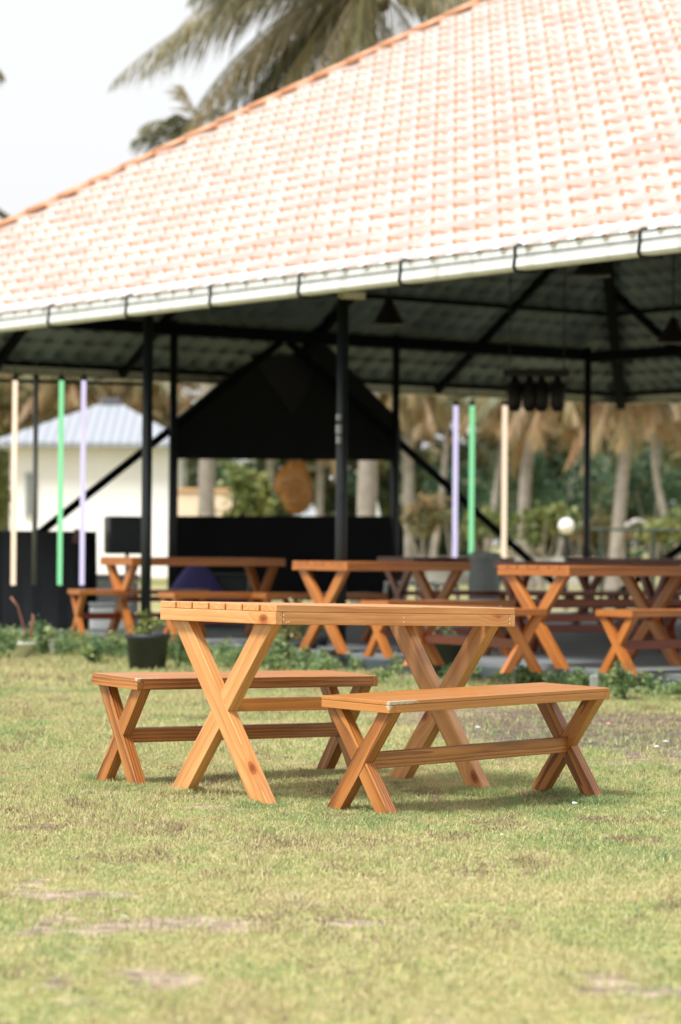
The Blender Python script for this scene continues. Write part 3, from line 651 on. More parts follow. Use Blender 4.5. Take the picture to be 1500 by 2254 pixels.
# draped counter at the left
q = W3(a_on(RB + .45, 60), RB + .45, ZF)
ct = thing('counter', 'long black cloth covered counter with maroon corner at the left end of the pavilion', 'counter', (-3.35, 26.1, ZF), 0)
ct.rotation_euler = (0, 0, -.12)
bm = bmesh.new(); NX = 90
rngc = random.Random(3); w_, d_, h_ = 1.9, .7, .93
ring = []
for k in range(NX):
    t_ = k / NX * 4; sd = int(t_); f = t_ - sd; cs = [(-w_/2, -d_/2), (w_/2, -d_/2), (w_/2, d_/2), (-w_/2, d_/2), (-w_/2, -d_/2)]
    x_ = cs[sd][0] * (1 - f) + cs[sd + 1][0] * f; y_ = cs[sd][1] * (1 - f) + cs[sd + 1][1] * f; ring.append((x_, y_))
rr_ = []
for zz, amp in ((h_, 0), (h_ - .03, .004), (h_ * .5, .012), (0.004, .022)):
    rr_.append([bm.verts.new((x_ * (1 + amp * math.sin(k * 1.9) * 1.0), y_ * (1 + amp * 2 * math.sin(k * 2.3)), zz)) for k, (x_, y_) in enumerate(ring)])
for a_, b_ in zip(rr_, rr_[1:]):
    for k in range(NX): bm.faces.new((a_[k], b_[k], b_[(k + 1) % NX], a_[(k + 1) % NX]))
bm.faces.new(rr_[0]); bmesh.ops.recalc_face_normals(bm, faces=bm.faces); obj('cloth_cover', bm, M_CLOTH, ct)
bm = newbm(); board(bm, (w_ / 2 - .03, -d_ / 2 - .012, h_ - .05), (.09, .05, .14), Matrix.Rotation(.2, 3, 'Y'), .015); obj('corner_trim', bm, plain('maroon_vinyl', (.06, .006, .012), .5, .2, 4), ct)

# light strips
def emis(name, col, st_):
    m, nt, b = mat(name); b.inputs['Base Color'].default_value = (*[q * .25 for q in col], 1); b.inputs['Emission Color'].default_value = (*col, 1); b.inputs['Emission Strength'].default_value = st_; return m
E_O = emis('amber_led', (.9, .68, .50), .62); E_G = emis('green_led', (.26, .74, .36), .52); E_V = emis('violet_led', (.60, .55, .76), .60)
M_GREY = plain('grey_plastic_tube', (.12, .12, .12), .5, .1, 5)
def strip(px, y0, y1, d, m, lab, wire_z, wid=.013):
    p0, p1 = at(px, y0, d), at(px, y1, d); p1.x = p0.x
    o = thing('light_strip', lab, 'light strip', p1, group='hanging light strips'); h = (p0 - p1).z
    bm = bmesh.new(); tube(bm, [(0, 0, 0), (0, 0, h)], wid, 10); obj('tube', bm, m, o, True)
    bm = bmesh.new(); tube(bm, [(0, 0, h), (0, 0, h + .05)], wid * 1.2, 10); obj('cap', bm, M_BLACK, o, True)
    bm = bmesh.new(); tube(bm, [(0, 0, h + .05), (0, 0, wire_z - p1.z)], .004, 5); obj('hanging_wire', bm, M_BLACK, o)
for px, m_, l in ((34, E_O, 'amber light strip, leftmost of four hanging in front of the white house'), (80, M_GREY, 'unlit grey light strip hanging between the amber and the green one'),
                  (136, E_G, 'green light strip hanging in front of the white house'), (185, E_V, 'violet light strip hanging in front of the white house')):
    strip(px, 838, 1288, 24.6, m_, l, 2.6, .023)
for px, m_, l, y1 in ((1004, E_V, 'violet light strip hanging right of the stage backdrop', 1230), (1040, E_G, 'green light strip hanging right of the stage backdrop', 1265), (1112, E_O, 'amber light strip hanging under the three-drop chandelier side', 1275)):
    strip(px, 893, y1, 31.5, m_, l, 3.2, .030)
bm = bmesh.new(); p = at(-60, 836, 24.65); q = at(318, 846, 24.65); tube(bm, [p, q], .016, 8); tag(obj('hanging_bar', bm, M_BLACK), 'thin dark bar running from the left post that carries the light strips', 'bar')

# pendant lamps and chandelier
M_LAMP = plain('dark_red_wood', (.008, .005, .006), .5, .3, 5)
def pendant(px, ytop, ybot, d, lab, w=.22):
    c = at(px, ybot, d); h = at(px, ytop, d).z - c.z
    o = thing('pendant_lamp', lab, 'lamp', c, group='pendant lamps')
    bm = bmesh.new(); lathe(bm, [(w, 0), (w * .96, .01), (w * .3, h * .8), (.03, h), (.0001, h)], seg=20); obj('lamp_shade', bm, M_LAMP, o, True)
    bm = bmesh.new(); a_, b_ = ab(c.x, c.y); ins = min(a_, b_, WID - b_, LEN - a_); tube(bm, [(0, 0, h), (0, 0, zu(ins) - c.z)], .008, 6); obj('cord', bm, M_BLACK, o)
pendant(856, 655, 715, 26, 'dark red cone lamp hanging just right of the middle front post', .16)
pendant(1300, 565, 608, 22, 'dark red cone lamp hanging close under the white gutter', .17)
pendant(1482, 700, 755, 24, 'dark red cone lamp hanging at the right edge of the photo', .15)
c = at(1182, 822, 27)
o = thing('chandelier', 'dark wooden bar chandelier with three hanging lanterns under the pavilion roof', 'chandelier', c, -.15)
bm = newbm(); board(bm, (0, 0, 0), (.66, .1, .075), None, .01); obj('bar', bm, M_LAMP, o)
for k in (-.22, -.07, .05, .21):
    bm = bmesh.new(); lathe(bm, [(.03, -.02), (.035, -.08), (.078, -.1), (.07, -.33), (.04, -.38), (.0001, -.38)], (k, 0, 0), 14); bmesh.ops.recalc_face_normals(bm, faces=bm.faces); obj('lantern', bm, M_LAMP, o, True)
for k in (-.27, .27):
    bm = bmesh.new(); tube(bm, [(k, 0, 0), (k, 0, 2.6)], .007, 6); obj('rope', bm, M_BLACK, o)

c = at(775, 648, 20.6)
o = thing('floodlight', 'small tan floodlight fixed under the gutter right of the middle front post', 'floodlight', c, .3)
bm = newbm(); board(bm, (0, 0, 0), (.2, .1, .07), Matrix.Rotation(.2, 3, 'X'), .012); obj('housing', bm, plain('tan_plastic', (.30, .26, .2), .5, .2, 6), o)
bm = newbm(); board(bm, (0, -.054, -.012), (.17, .006, .05), Matrix.Rotation(.2, 3, 'X'), .002); obj('glass', bm, plain('frosted_glass', (.4, .4, .38), .2, .1, 6), o)
bm = newbm(); board(bm, (0, .03, .09), (.04, .02, .14), None, .004); obj('bracket', bm, M_BLACK, o)
for py, dz, w_ in ((918, .05, .035), (945, .07, .045), (968, .06, .035), (1052, .04, .04)):
    c = at(746 if py < 1000 else 732, py, 20.9); bm = newbm(); board(bm, c, (w_, .03, dz), Matrix.Rotation(PH, 3, 'Z'), .006); pp('socket', bm, plain('grey_socket', (.28, .30, .31), .5, .1, 5))
# small objects on the platform
o = thing('drum', 'grey plastic drum with rim and lid standing inside the pavilion behind the tables', 'drum', ((1068 - 750) / CF * 27, 27, ZF))
bm = bmesh.new(); lathe(bm, [(.13, 0), (.15, .02), (.16, .35), (.165, .36), (.16, .37), (.15, .7)], seg=24); obj('body', bm, plain('grey_plastic', (.33, .36, .35), .5, .15, 4), o, True)
bm = bmesh.new(); lathe(bm, [(.17, .70), (.17, .74), (.12, .76), (.0001, .765)], seg=24); obj('lid', bm, plain('pale_plastic', (.5, .52, .5), .5, .1, 4), o, True)
def plastic_chair(x, y, rz, lab, col):
    o = thing('plastic_stool', lab, 'stool', (x, y, ZF), rz, 'white plastic stools')
    m_ = M_WHITE
    bm = newbm(); board(bm, (0, 0, .42), (.42, .42, .025), None, .012); obj('seat', bm, m_, o)
    for sx_ in (-1, 1):
        for sy in (-1, 1):
            bm = bmesh.new(); tube(bm, [(sx_ * .19, sy * .18, .41), (sx_ * .22, sy * .23, 0)], [.022, .016], 8); obj('leg', bm, m_, o)
plastic_chair((905 - 750) / CF * 29, 29, .5, 'white plastic stool seen through the legs of the table the middle post hides', 0)
plastic_chair((952 - 750) / CF * 28, 28, -.6, 'white plastic stool right of the other, near the grey drum', 0)
def cooler(px, d, z, lab, w=.42, h=.36):
    o = thing('cool_box', lab, 'cool box', ((px - 750) / CF * d, d, z), .2, 'white cool boxes')
    bm = newbm(); board(bm, (0, 0, h * .42), (w, .3, h * .84), None, .02); obj('body', bm, M_WHITE, o)
    bm = newbm(); board(bm, (0, 0, h * .93), (w * 1.04, .32, h * .14), None, .012); obj('lid', bm, plain('pale_grey_plastic', (.5, .52, .53), .5, .1, 3), o)
cooler(242, 25.8, ZF, 'white cool box on the floor under the bench by the loudspeaker', .38, .26); cooler(250, 27.6, ZF, 'taller white cool box behind the first one under the loudspeaker', .5, .5)
# purple bean bag
bm = bmesh.new(); bmesh.ops.create_uvsphere(bm, u_segments=28, v_segments=18, radius=1)
for v in bm.verts:
    c_ = v.co; k = max(c_.z, -.6); wd = 1 - .45 * max(0, k); n_ = math.sin(5 * c_.x + 2) * math.sin(4 * c_.z + c_.y * 3) * .05
    v.co = Vector((c_.x * .33 * (wd + n_), c_.y * .3 * (wd + n_), .24 + k * .4))
bb = obj('bean_bag', bm, plain('purple_fabric', (.10, .085, .27), .9, .2, 4), None, True); bb.location = ((434 - 750) / CF * 27.3, 27.3, ZF); tag(bb, 'slumped purple bean bag on the floor below the black backdrop', 'bean bag')
bm = newbm(); board(bm, (0, 0, .27), (.42, .4, .5), None, .05); o = obj('equipment_case', bm, M_BLACK); o.location = ((505 - 750) / CF * 27.6, 27.6, ZF); tag(o, 'black equipment case standing right of the purple bean bag', 'case')

# ------------------------------------------------------------------ plants: leaf scatter
def leafmat(name, cols, trans=.35, rough=.5):
    m, nt, b = mat(name); L = nt.links.new
    rn = N(nt, 'ShaderNodeAttribute', attribute_name='rnd'); n = len(cols)
    r1 = ramp(nt, [(i / (n - 1), c) for i, c in enumerate(cols)]); L(rn.outputs['Fac'], r1.inputs['Fac']); L(r1.outputs['Color'], b.inputs['Base Color']); b.inputs['Roughness'].default_value = rough
    tr = N(nt, 'ShaderNodeBsdfTranslucent'); L(r1.outputs['Color'], tr.inputs['Color']); ms = N(nt, 'ShaderNodeMixShader'); ms.inputs['Fac'].default_value = trans
    L(b.outputs[0], ms.inputs[1]); L(tr.outputs[0], ms.inputs[2]); L(ms.outputs[0], nt.nodes['Material Output'].inputs['Surface']); return m
M_WEED = leafmat('weed_leaves', [(.07, .15, .07), (.16, .26, .11), (.28, .36, .14), (.44, .44, .18)])
M_DARKG = leafmat('dark_leaves', [(.015, .05, .03), (.03, .085, .045), (.06, .12, .05), (.13, .17, .06)])
M_GOLD = leafmat('golden_brown_leaves', [(.04, .075, .028), (.11, .13, .05), (.24, .19, .075), (.36, .26, .13), (.34, .17, .09)])
M_LIME = leafmat('lime_leaves', [(.07, .12, .04), (.19, .22, .06), (.33, .32, .10)])
M_PALM = leafmat('palm_leaflets', [(.025, .032, .014), (.10, .10, .035), (.23, .19, .07), (.36, .25, .12)], .3)
def leaves(cent, size, asp=.5, base=None, updir=.4, seed=1):
    """one folded leaf quad at every centre"""
    g_ = np.random.default_rng(seed); n = len(cent)
    d = g_.normal(size=(n, 3)); d[:, 2] += updir; d /= np.linalg.norm(d, axis=1)[:, None]
    s_ = np.cross(d, g_.normal(size=(n, 3))); s_ /= np.linalg.norm(s_, axis=1)[:, None]
    sz = size * (.6 + .8 * g_.random(n))[:, None]
    V = np.stack([cent - d * sz * .5, cent + s_ * sz * asp * .5, cent + d * sz * .5, cent - s_ * sz * asp * .5], 1).reshape(-1, 3)
    b0 = np.arange(n) * 4; return V, np.stack([b0, b0 + 1, b0 + 2, b0 + 3], 1)
def blob(c, r, n, seed, clumps=14):
    g_ = np.random.default_rng(seed); cc = g_.normal(size=(clumps, 3)); cc /= np.linalg.norm(cc, axis=1)[:, None]; cc *= (g_.random((clumps, 1)) ** .5) * .75
    k = g_.integers(0, clumps, n); p = cc[k] + g_.normal(size=(n, 3)) * .17
    tone = g_.random(clumps)[k] * .6 + g_.random(n) * .4
    return np.array(c) + p * np.array(r), tone
# weeds along the kerb
cs_, tn = [], []
for k in range(560):
    a = R.uniform(.5, 13.8); bb_ = RB - .1 - abs(R.gauss(0, .25 + .8 * max(0, 1 - a / 8))); w3 = W3(a, bb_, 0)
    if abs(w3.x) > .128 * w3.y + 1: continue
    px = 750 + CF * w3.x / w3.y
    dens = 1.0 if px < 290 else .75 if px < 720 else .16 if px < 1000 else .3
    if R.random() > dens: continue
    h = R.uniform(.03, .13) * (1.25 if px < 290 else .9)
    p, t_ = blob((w3.x, w3.y, h * .7), (.13, .13, h), int(R.uniform(60, 170)), k, 8); p[:, 2] = np.abs(p[:, 2]); cs_.append(p); tn.append(t_)
cs_ = np.concatenate(cs_); V, F = leaves(cs_, .035, .5, seed=9)
struct(npmesh('weeds', V, F, M_WEED, attrs={'rnd': np.repeat(np.concatenate(tn), 4)}), 'stuff')
# flower pots
M_POT = plain('black_plastic_pot', (.018, .024, .026), .55, .3, 4)
def plant_pot(px, ybase, w, h, lab, leaf, spread, ph_, n=220, m_=M_POT, flare=.82, stems=0, size=.045, rim=.006):
    d = CF * CH / (ybase - hor(px)); x = (px - 750) / CF * d
    o = thing('potted_plant', lab, 'potted plant', (x, d, 0), 0)
    bm = bmesh.new(); r = w / 2; lathe(bm, [(r * flare, 0), (r * .97, h * .86), (r + rim, h * .88), (r + rim, h), (r * .93, h), (r * .9, h * .85), (.0001, h * .84)]); obj('pot', bm, m_, o, True)
    if n:
        p, t_ = blob((0, 0, h + ph_ * .45), (spread, spread, ph_ * .55), n, int(px) + 3, 9); V, F = leaves(p, size, .45, seed=int(px)); npmesh('foliage', V, F, leaf, o, attrs={'rnd': np.repeat(t_, 4)})
    return o
plant_pot(328, 1474, .33, .27, 'black plant pot with yellow green sprigs on the grass below the left post', M_LIME, .2, .17)
plant_pot(655, 1462, .35, .18, 'low black plant pot with pale yellow stalks behind the honey coloured table', M_LIME, .2, .46, 300)
plant_pot(698, 1455, .2, .2, 'small black pot squeezed beside the low pot near the middle post', M_WEED, .12, .12, 90)
plant_pot(976, 1492, .36, .31, 'large black plant pot seen between the crossed far legs of the honey coloured table', M_WEED, .14, .2, 90)
o = plant_pot(42, 1447, .30, .125, 'white bowl planter with two tall red brown stems at the left edge', M_WEED, .16, .06, 60, plain('white_glazed_planter', (.7, .7, .66), .4, .1, 5), .7)
M_STEM = plain('red_brown_stem', (.22, .09, .06), .7, .3, 10)
for x0, pts in ((0, [(.06, 0, .1), (.05, 0, .25), (.0, 0, .42), (-.06, 0, .5)]), (1, [(.1, .02, .1), (.11, 0, .2), (.13, 0, .33), (.12, 0, .36)])):
    bm = bmesh.new(); tube(bm, pts, [.009, .008, .007, .010] if x0 == 0 else [.010, .013, .014, .006], 8); obj('stem', bm, M_STEM, o, True)
bm = bmesh.new(); tube(bm, [(0, 0, 0), (.01, 0, .2), (-.01, .0, .33)], [.008, .006, .003], 6)
for px, yb, hh, rr_2, lab in ((20, 1452, .26, .16, 'leafy weed clump at the left edge beside the white bowl planter'), (98, 1446, .30, .14, 'tall leafy weed clump between the white bowl planter and the left post'), (205, 1462, .24, .2, 'broad leafy weed clump left of the black pot below the left post'), (395, 1470, .26, .16, 'leafy weed clump right of the black pot below the left post'), (610, 1478, .28, .18, 'leafy weed clump behind the crossed near legs of the honey coloured table'), (1165, 1512, .16, .14, 'low weed clump by the kerb left of the marker post'), (1375, 1540, .24, .12, 'weed clump by the kerb right of the marker post')):
    d = CF * CH / (yb - hor(px)); o = thing('leafy_plant', lab, 'plant', ((px - 750) / CF * d, d, 0), 0, 'leafy plants along the kerb')
    p, t_ = blob((0, 0, hh * .5), (rr_2, rr_2, hh * .6), 420, px + 11, 12); p[:, 2] = np.abs(p[:, 2]); V, F = leaves(p, .045, .42, seed=px); npmesh('foliage', V, F, M_WEED, o, attrs={'rnd': np.repeat(t_, 4)})
    bm = bmesh.new()
    for k in range(5): a_ = k * 1.3; tube(bm, [(0, 0, -.02), (rr_2 * .3 * math.cos(a_), rr_2 * .3 * math.sin(a_), hh * .5), (rr_2 * .5 * math.cos(a_), rr_2 * .5 * math.sin(a_), hh)], [.005, .004, .002], 5)
    obj('stem', bm, M_WEED, o)
# concrete stubs
def stub(px, yb, h, w, lab):
    d = CF * CH / (yb - hor(px)); bm = newbm(); board(bm, (0, 0, h / 2 - .04), (w, w, h + .08), Matrix.Rotation(.05, 3, 'X'), .008); o = obj('marker_post', bm, M_CONCL); o.location = ((px - 750) / CF * d, d, 0); tag(o, lab, 'marker post', 'concrete marker posts')
stub(120, 1440, .13, .045, 'short grey concrete marker post at the left end of the kerb'); stub(1311, 1542, .16, .05, 'short grey concrete marker post at the right part of the kerb')
# litter
def scrap(px, py, s_, col, lab, nm='paper_scrap'):
    p = atz(px, py, .012); bm = bmesh.new(); bmesh.ops.create_icosphere(bm, subdivisions=2, radius=s_)
    for v in bm.verts: v.co = Vector((v.co.x * R.uniform(.75, 1.2), v.co.y * .8, v.co.z * .5 * R.uniform(.7, 1.3)))
    o = obj(nm, bm, plain('scrap', col, .8, .1, 20), None, False); o.location = (p.x, p.y, gz(p.x, p.y) + .02); tag(o, lab, 'litter', 'scraps of litter on the lawn')
scrap(1265, 1771, .011, (.7, .7, .68), 'white scrap on the grass below the right end of the front bench')
scrap(1052, 1606, .013, (.7, .72, .72), 'white scrap on the grass between table legs and front bench')
scrap(1340, 1597, .012, (.75, .35, .27), 'pink scrap on the bare soil right of the front bench')
scrap(1446, 1648, .013, (.6, .6, .58), 'pale scrap on the bare soil near the right edge, closer one'); scrap(1466, 1637, .015, (.5, .47, .45), 'dull pale scrap on the bare soil near the right edge, farther one')

n_ = 420; ly = rng.uniform(5, 17, n_); lx = rng.uniform(-1, 1, n_) * (.128 * ly + .5); aa, bb_ = ab(lx, ly); kk = bb_ < .6; lx, ly = lx[kk], ly[kk]
V, F = leaves(np.stack([lx, ly, gz(lx, ly) + .012], 1), .022, .45, updir=0, seed=31); c3 = V.reshape(-1, 4, 3); cm_ = c3.mean(1, keepdims=True); c3[:, :, 2] = cm_[:, :, 2] + (c3[:, :, 2] - cm_[:, :, 2]) * .35
struct(npmesh('fallen_leaves', c3.reshape(-1, 3), F, leafmat('dry_leaves', [(.08, .045, .03), (.2, .12, .07), (.42, .32, .2), (.6, .52, .4)], .1), attrs={'rnd': np.repeat(rng.random(len(lx)), 4)}), 'stuff')
# ------------------------------------------------------------------ palms
def frond(base, az, el, ln, droop, nl, ll, seed, wid=.045, hang=.8):
    g_ = np.random.default_rng(seed); u = np.linspace(.12, 1, nl); dx, dy = math.cos(az), math.sin(az)
    f = lambda u: (ln * (u * math.cos(el)) * (1 - .18 * u), ln * (u * math.sin(el) - droop * u ** 2.1))
    h, z = f(u); h2, z2 = f(u + .01); th, tz = (h2 - h), (z2 - z); nn = np.hypot(th, tz); th /= nn; tz /= nn
    P = np.stack([base[0] + h * dx, base[1] + h * dy, base[2] + z], 1); Tg = np.stack([th * dx, th * dy, tz], 1); S = np.array([-dy, dx, 0])
    Vs, Fs, rn, o = [], [], [], 0
    for side in (-1, 1):
        l = ll * np.sin(np.clip(u * 1.02, 0, 1) * PI * .86 + .35) ** .7 * (.8 + .4 * g_.random(nl))
        D = Tg * .55 + S * side * (.75 - hang * .35) + np.array([0, 0, -1]) * (hang * (.4 + .4 * g_.random(nl)))[:, None] + g_.normal(size=(nl, 3)) * .07
        D /= np.linalg.norm(D, axis=1)[:, None]; l = l[:, None]; w = Tg * wid * (.6 + .7 * g_.random(nl))[:, None]
        mid = P + D * l * .5 + np.array([0, 0, -.02]); tip = P + D * l + np.array([0, 0, -1]) * l * .18 * hang
        V = np.stack([P - w * .3, P + w * .3, mid + w * .5, tip, mid - w * .5], 1).reshape(-1, 3); b0 = np.arange(nl) * 5 + o
        Fs += [np.stack([b0, b0 + 1, b0 + 2, b0 + 4], 1), np.stack([b0 + 4, b0 + 2, b0 + 3, b0 + 3], 1)[:, :4]]
        Vs.append(V); o += len(V); rn.append(np.repeat(g_.random(nl), 5))
    # rachis
    pts = np.concatenate([[base], P]); nr = len(pts)
    A = pts + S * .02 * np.linspace(1.5, .3, nr)[:, None]; B = pts - S * .02 * np.linspace(1.5, .3, nr)[:, None]; Cc = pts + np.array([0, 0, .03]) * np.linspace(1.5, .3, nr)[:, None]
    Vs += [A, B, Cc]; r = np.arange(nr - 1)
    for p, q in ((o, o + nr), (o + nr, o + 2 * nr), (o + 2 * nr, o)): Fs.append(np.stack([p + r, p + r + 1, q + r + 1, q + r], 1))
    rn.append(np.full(3 * nr, .75))
    return np.concatenate(Vs), np.concatenate(Fs), np.concatenate(rn)
def crown(specs, m_, parent, name='crown', tone=None, **kw):
    Vs, Fs, rn, o = [], [], [], 0
    for i, (base, az, el, ln, dr, tn_) in enumerate(specs):
        V, F, r = frond(base, az, el, ln, dr, kw.get('nl', 46), kw.get('ll', .75), kw.get('seed', 0) * 100 + i, kw.get('wid', .05), kw.get('hang', .8))
        Vs.append(V); Fs.append(F + o); rn.append(np.clip(r * .5 + tn_, 0, 1)); o += len(V)
    V = np.concatenate(Vs); F = np.concatenate(Fs)
    bm = bmesh.new(); vs = [bm.verts.new(v) for v in V]
    for f in F:
        f = list(dict.fromkeys(int(q) for q in f)); bm.faces.new([vs[q] for q in f])
    o_ = obj(name, bm, m_, parent); a = o_.data.attributes.new('rnd', 'FLOAT', 'POINT'); a.data.foreach_set('value', np.concatenate(rn).astype(np.float32)); return o_
M_TRUNK = plain('pale_palm_bark', (.27, .24, .20), .9, .25, 5, bump=.4)
def trunk(parent, h, r0, r1, lean=(0, 0), bend=0, seed=0):
    bm = bmesh.new(); n = 26; pts, rr = [], []
    for i in range(n):
        u = i / (n - 1); pts.append((lean[0] * u + bend * math.sin(u * PI), lean[1] * u, h * u - .1 * (1 - u))); rr.append((r0 * (1 - u) + r1 * u) * (1 + .35 * max(0, 1 - u * 10)) * (1.04 if i % 2 else .97))
    tube(bm, pts, rr, 12); return obj('trunk', bm, M_TRUNK, parent, True)
# the tall palm above the roof
bx = Vector(((800 - 750) / CF * 40, 40, 0)); zc = at(800, -50, 40).z
o = thing('coconut_palm', 'tall coconut palm whose drooping crown rises above the tiled roof', 'palm', bx)
trunk(o, zc, .16, .11, (0, 0), .1)
spec = []
hb = (0, 0, zc)
rp = random.Random(12)
sl = [(PI + .02, -.08, 4.6, .27, .22), (PI - .2, .1, 4.2, .42, .25), (PI + .25, .22, 3.9, .55, .28), (PI - .4, -.2, 3.7, .35, .2), (PI + .1, -.38, 3.6, .32, .45), (PI - .1, -.6, 3.3, .3, .5), (PI + .3, -.75, 3.1, .25, .35)]
for k in range(8): sl.append((PI + rp.uniform(-.9, .8), rp.uniform(-1.2, -.5), rp.uniform(2.6, 3.4), rp.uniform(.1, .25), rp.choice((0, .1, .5))))
for k in range(5): sl.append((rp.uniform(-.5, .4), rp.uniform(-.3, .3), rp.uniform(2.2, 2.9), rp.uniform(.3, .5), rp.uniform(0, .2)))
for k in range(15): sl.append((rp.uniform(0, 2 * PI), rp.uniform(-1.2, .75), rp.uniform(2.4, 3.6), rp.uniform(.3, .55), rp.uniform(0, .4)))
for az, el, ln, dr, tn_ in sl:
    spec.append((hb, az, el, ln, dr, tn_))
crown(spec, M_PALM, o, nl=75, ll=.85, seed=4, wid=.032, hang=.95)
bm = bmesh.new()
for k in range(9):
    t_ = bmesh.new(); bmesh.ops.create_icosphere(t_, subdivisions=2, radius=.11); bmesh.ops.translate(t_, vec=(.24 * math.cos(k * 2.4), .24 * math.sin(k * 2.4), zc - .3 - .05 * (k % 3)), verts=t_.verts); join(bm, t_)
obj('coconuts', bm, plain('coconut_husk', (.10, .08, .03), .7, .3, 4), o, True)
# lower palm behind the hip of the roof
o = thing('coconut_palm', 'half hidden dry palm whose brown tips poke over the roof hip below the tall crown', 'palm', ((455 - 750) / CF * 44, 44, 0))
zc = at(455, 330, 44).z; trunk(o, zc, .15, .1)
crown([((0, 0, zc), az, el, ln, dr, tn_) for az, el, ln, dr, tn_ in ((PI, .75, 1.9, .5, .1), (PI - .3, 1.2, 1.7, .3, .5), (PI + .4, .95, 1.3, .4, .0), (.3, 1.0, 1.5, .5, .1), (-1.4, .9, 1.5, .4, .1), (PI, .45, 1.7, .35, .0), (1.4, .8, 1.6, .4, .2), (.1, .5, 1.7, .4, .1))], M_PALM, o, nl=34, ll=.6, seed=8, wid=.03, hang=.7)
o = thing('coconut_palm', 'palm beyond the left edge of the photo with one frond tip showing against the sky', 'palm', ((-210 - 750) / CF * 42, 42, 0))
zc = at(-200, 120, 42).z; trunk(o, zc, .15, .1)
crown([((0, 0, zc), k * .7 + .05, .35, 1.9, .5, .2 + .05 * (k % 3)) for k in range(9)], M_PALM, o, nl=50, ll=.6, seed=11)

# ------------------------------------------------------------------ palm grove behind the pavilion
pal = [  # px, depth, trunk height, lean, bend, label
    (896, 62, 5.0, -.1, .05, 'pale palm trunk just right of the stage backdrop'), (1178, 58, 4.6, .35, -.28, 'curved pale palm trunk between the amber strip and the corner post'),
    (1360, 56, 4.6, .35, .02, 'straight pale palm trunk right of the corner post'), (1075, 70, 5.2, .7, .1, 'thin leaning palm behind the green light strip'),
    (1500, 66, 5.0, -.9, -.4, 'bowed palm trunk at the right edge of the grove'), (592, 60, 4.8, .1, 0, 'palm trunk seen through the backdrop slot left of the plaque'),
    (704, 64, 4.8, .05, 0, 'palm trunk seen through the backdrop slot right of the plaque'), (960, 76, 5.6, .5, .1, 'slender palm far behind the violet light strip'),
    (1240, 80, 5.5, .9, .1, 'slender leaning palm far behind the corner post'), (1440, 82, 5.6, .2, .1, 'slender palm far behind near the right edge of the grove'),
    (120, 86, 6.3, .4, 0, 'golden palm behind the left part of the white house roof'), (330, 88, 6.5, -.3, 0, 'golden palm behind the right part of the white house roof'), (-130, 84, 5, .2, 0, 'golden palm left of the white house')]
protos = []
for i in range(3):
    sp_ = []
    for k in range(17):
        sp_.append(((0, 0, 0), k * 2.4 + i, R.uniform(.1, .75) if k < 9 else R.uniform(-1.0, -.2), R.uniform(1.3, 2.2), R.uniform(.55, .85) if k < 9 else .3, R.uniform(0, .35) if k < 9 else R.uniform(.35, .6)))
    o = crown(sp_, M_GOLD, None, nl=26, ll=.75, seed=20 + i, wid=.11, hang=1.0); protos.append(o)
for i, (px, d, h, ln_, bend, lab) in enumerate(pal):
    o = thing('palm_tree', lab, 'palm', ((px - 750) / CF * d - ln_ * .3, d, 0), 0, 'palms of the grove behind the pavilion')
    thick = .15 if i < 3 else .10
    trunk(o, h, thick, thick * .75, (ln_, 0), bend)
    c_ = protos[i % 3] if i < 3 else protos[i % 3].copy()
    if i >= 3: C.objects.link(c_)
    c_.parent = o; c_.location = (ln_, 0, h); c_.rotation_euler = (0, 0, i * 1.3)
# pale leaning plank-like trunk in the slot
o = tag(obj('leaning_pole', (lambda bm: (tube(bm, [at(830, 1150, 50), at(795, 990, 50)], [.10, .08], 10), bm)[1])(bmesh.new()), plain('white_pole', (.7, .72, .68), .6, .1, 3)), 'white pole leaning to the left, seen through the backdrop slot', 'pole')
# shrubs
def shrub(px, py, d, rx, rz, n, m_, lab, size=.14, seed=None):
    c = at(px, py, d); o = thing('shrub', lab, 'shrub', (c.x, d, 0), 0, 'shrubs beyond the pavilion')
    sd = int(abs(px * 7 + d)) if seed is None else seed
    p, t_ = blob((0, 0, c.z), (rx, rx * .8, rz), n, sd, 16); p[:, 2] = np.maximum(p[:, 2], .02)
    V, F = leaves(p, size, .55, seed=sd); npmesh('foliage', V, F, m_, o, attrs={'rnd': np.repeat(t_, 4)})
    bm = bmesh.new()
    for k in range(4): a_ = k * 1.6; tube(bm, [(0, 0, 0), (rx * .15 * math.cos(a_), rx * .15 * math.sin(a_), c.z * .5), (rx * .4 * math.cos(a_), rx * .4 * math.sin(a_), c.z)], [.04, .03, .012], 6)
    obj('stem', bm, M_TRUNK, o)
shrub(545, 1095, 50, .55, .75, 1300, M_LIME, 'lime green shrub seen through the backdrop slot left of the plaque')
shrub(450, 1060, 74, 1.6, 1.3, 1300, M_DARKG, 'dark green shrub behind the cream wall')
shrub(1130, 1080, 72, 1.2, 1.8, 1800, M_DARKG, 'dark green tree-like shrub right of the amber light strip')
shrub(1275, 1090, 78, 1.7, 1.9, 2400, M_DARKG, 'wide dark shrub behind the corner post')
shrub(1440, 1075, 74, 1.3, 1.7, 1900, M_DARKG, 'dark green shrub at the right edge beyond the railing')
shrub(1000, 1090, 80, 1.2, 1.6, 1600, M_DARKG, 'dark green shrub behind the violet light strip')
shrub(930, 1130, 56, .8, .6, 900, M_GOLD, 'rusty brown shrub right of the stage backdrop')
shrub(1195, 1150, 56, .9, .5, 900, M_LIME, 'pale lime shrub left of the corner post')
shrub(1330, 1165, 60, 1.1, .45, 900, M_GOLD, 'low dry golden shrub right of the corner post')
shrub(1065, 1150, 58, .7, .4, 700, M_LIME, 'low lime shrub behind the green light strip')
shrub(-10, 1100, 62, .5, 1.2, 1200, M_LIME, 'green shrub at the left corner of the white house')
shrub(1480, 1160, 52, .7, .5, 800, M_LIME, 'low lime shrub at the right edge beyond the railing')
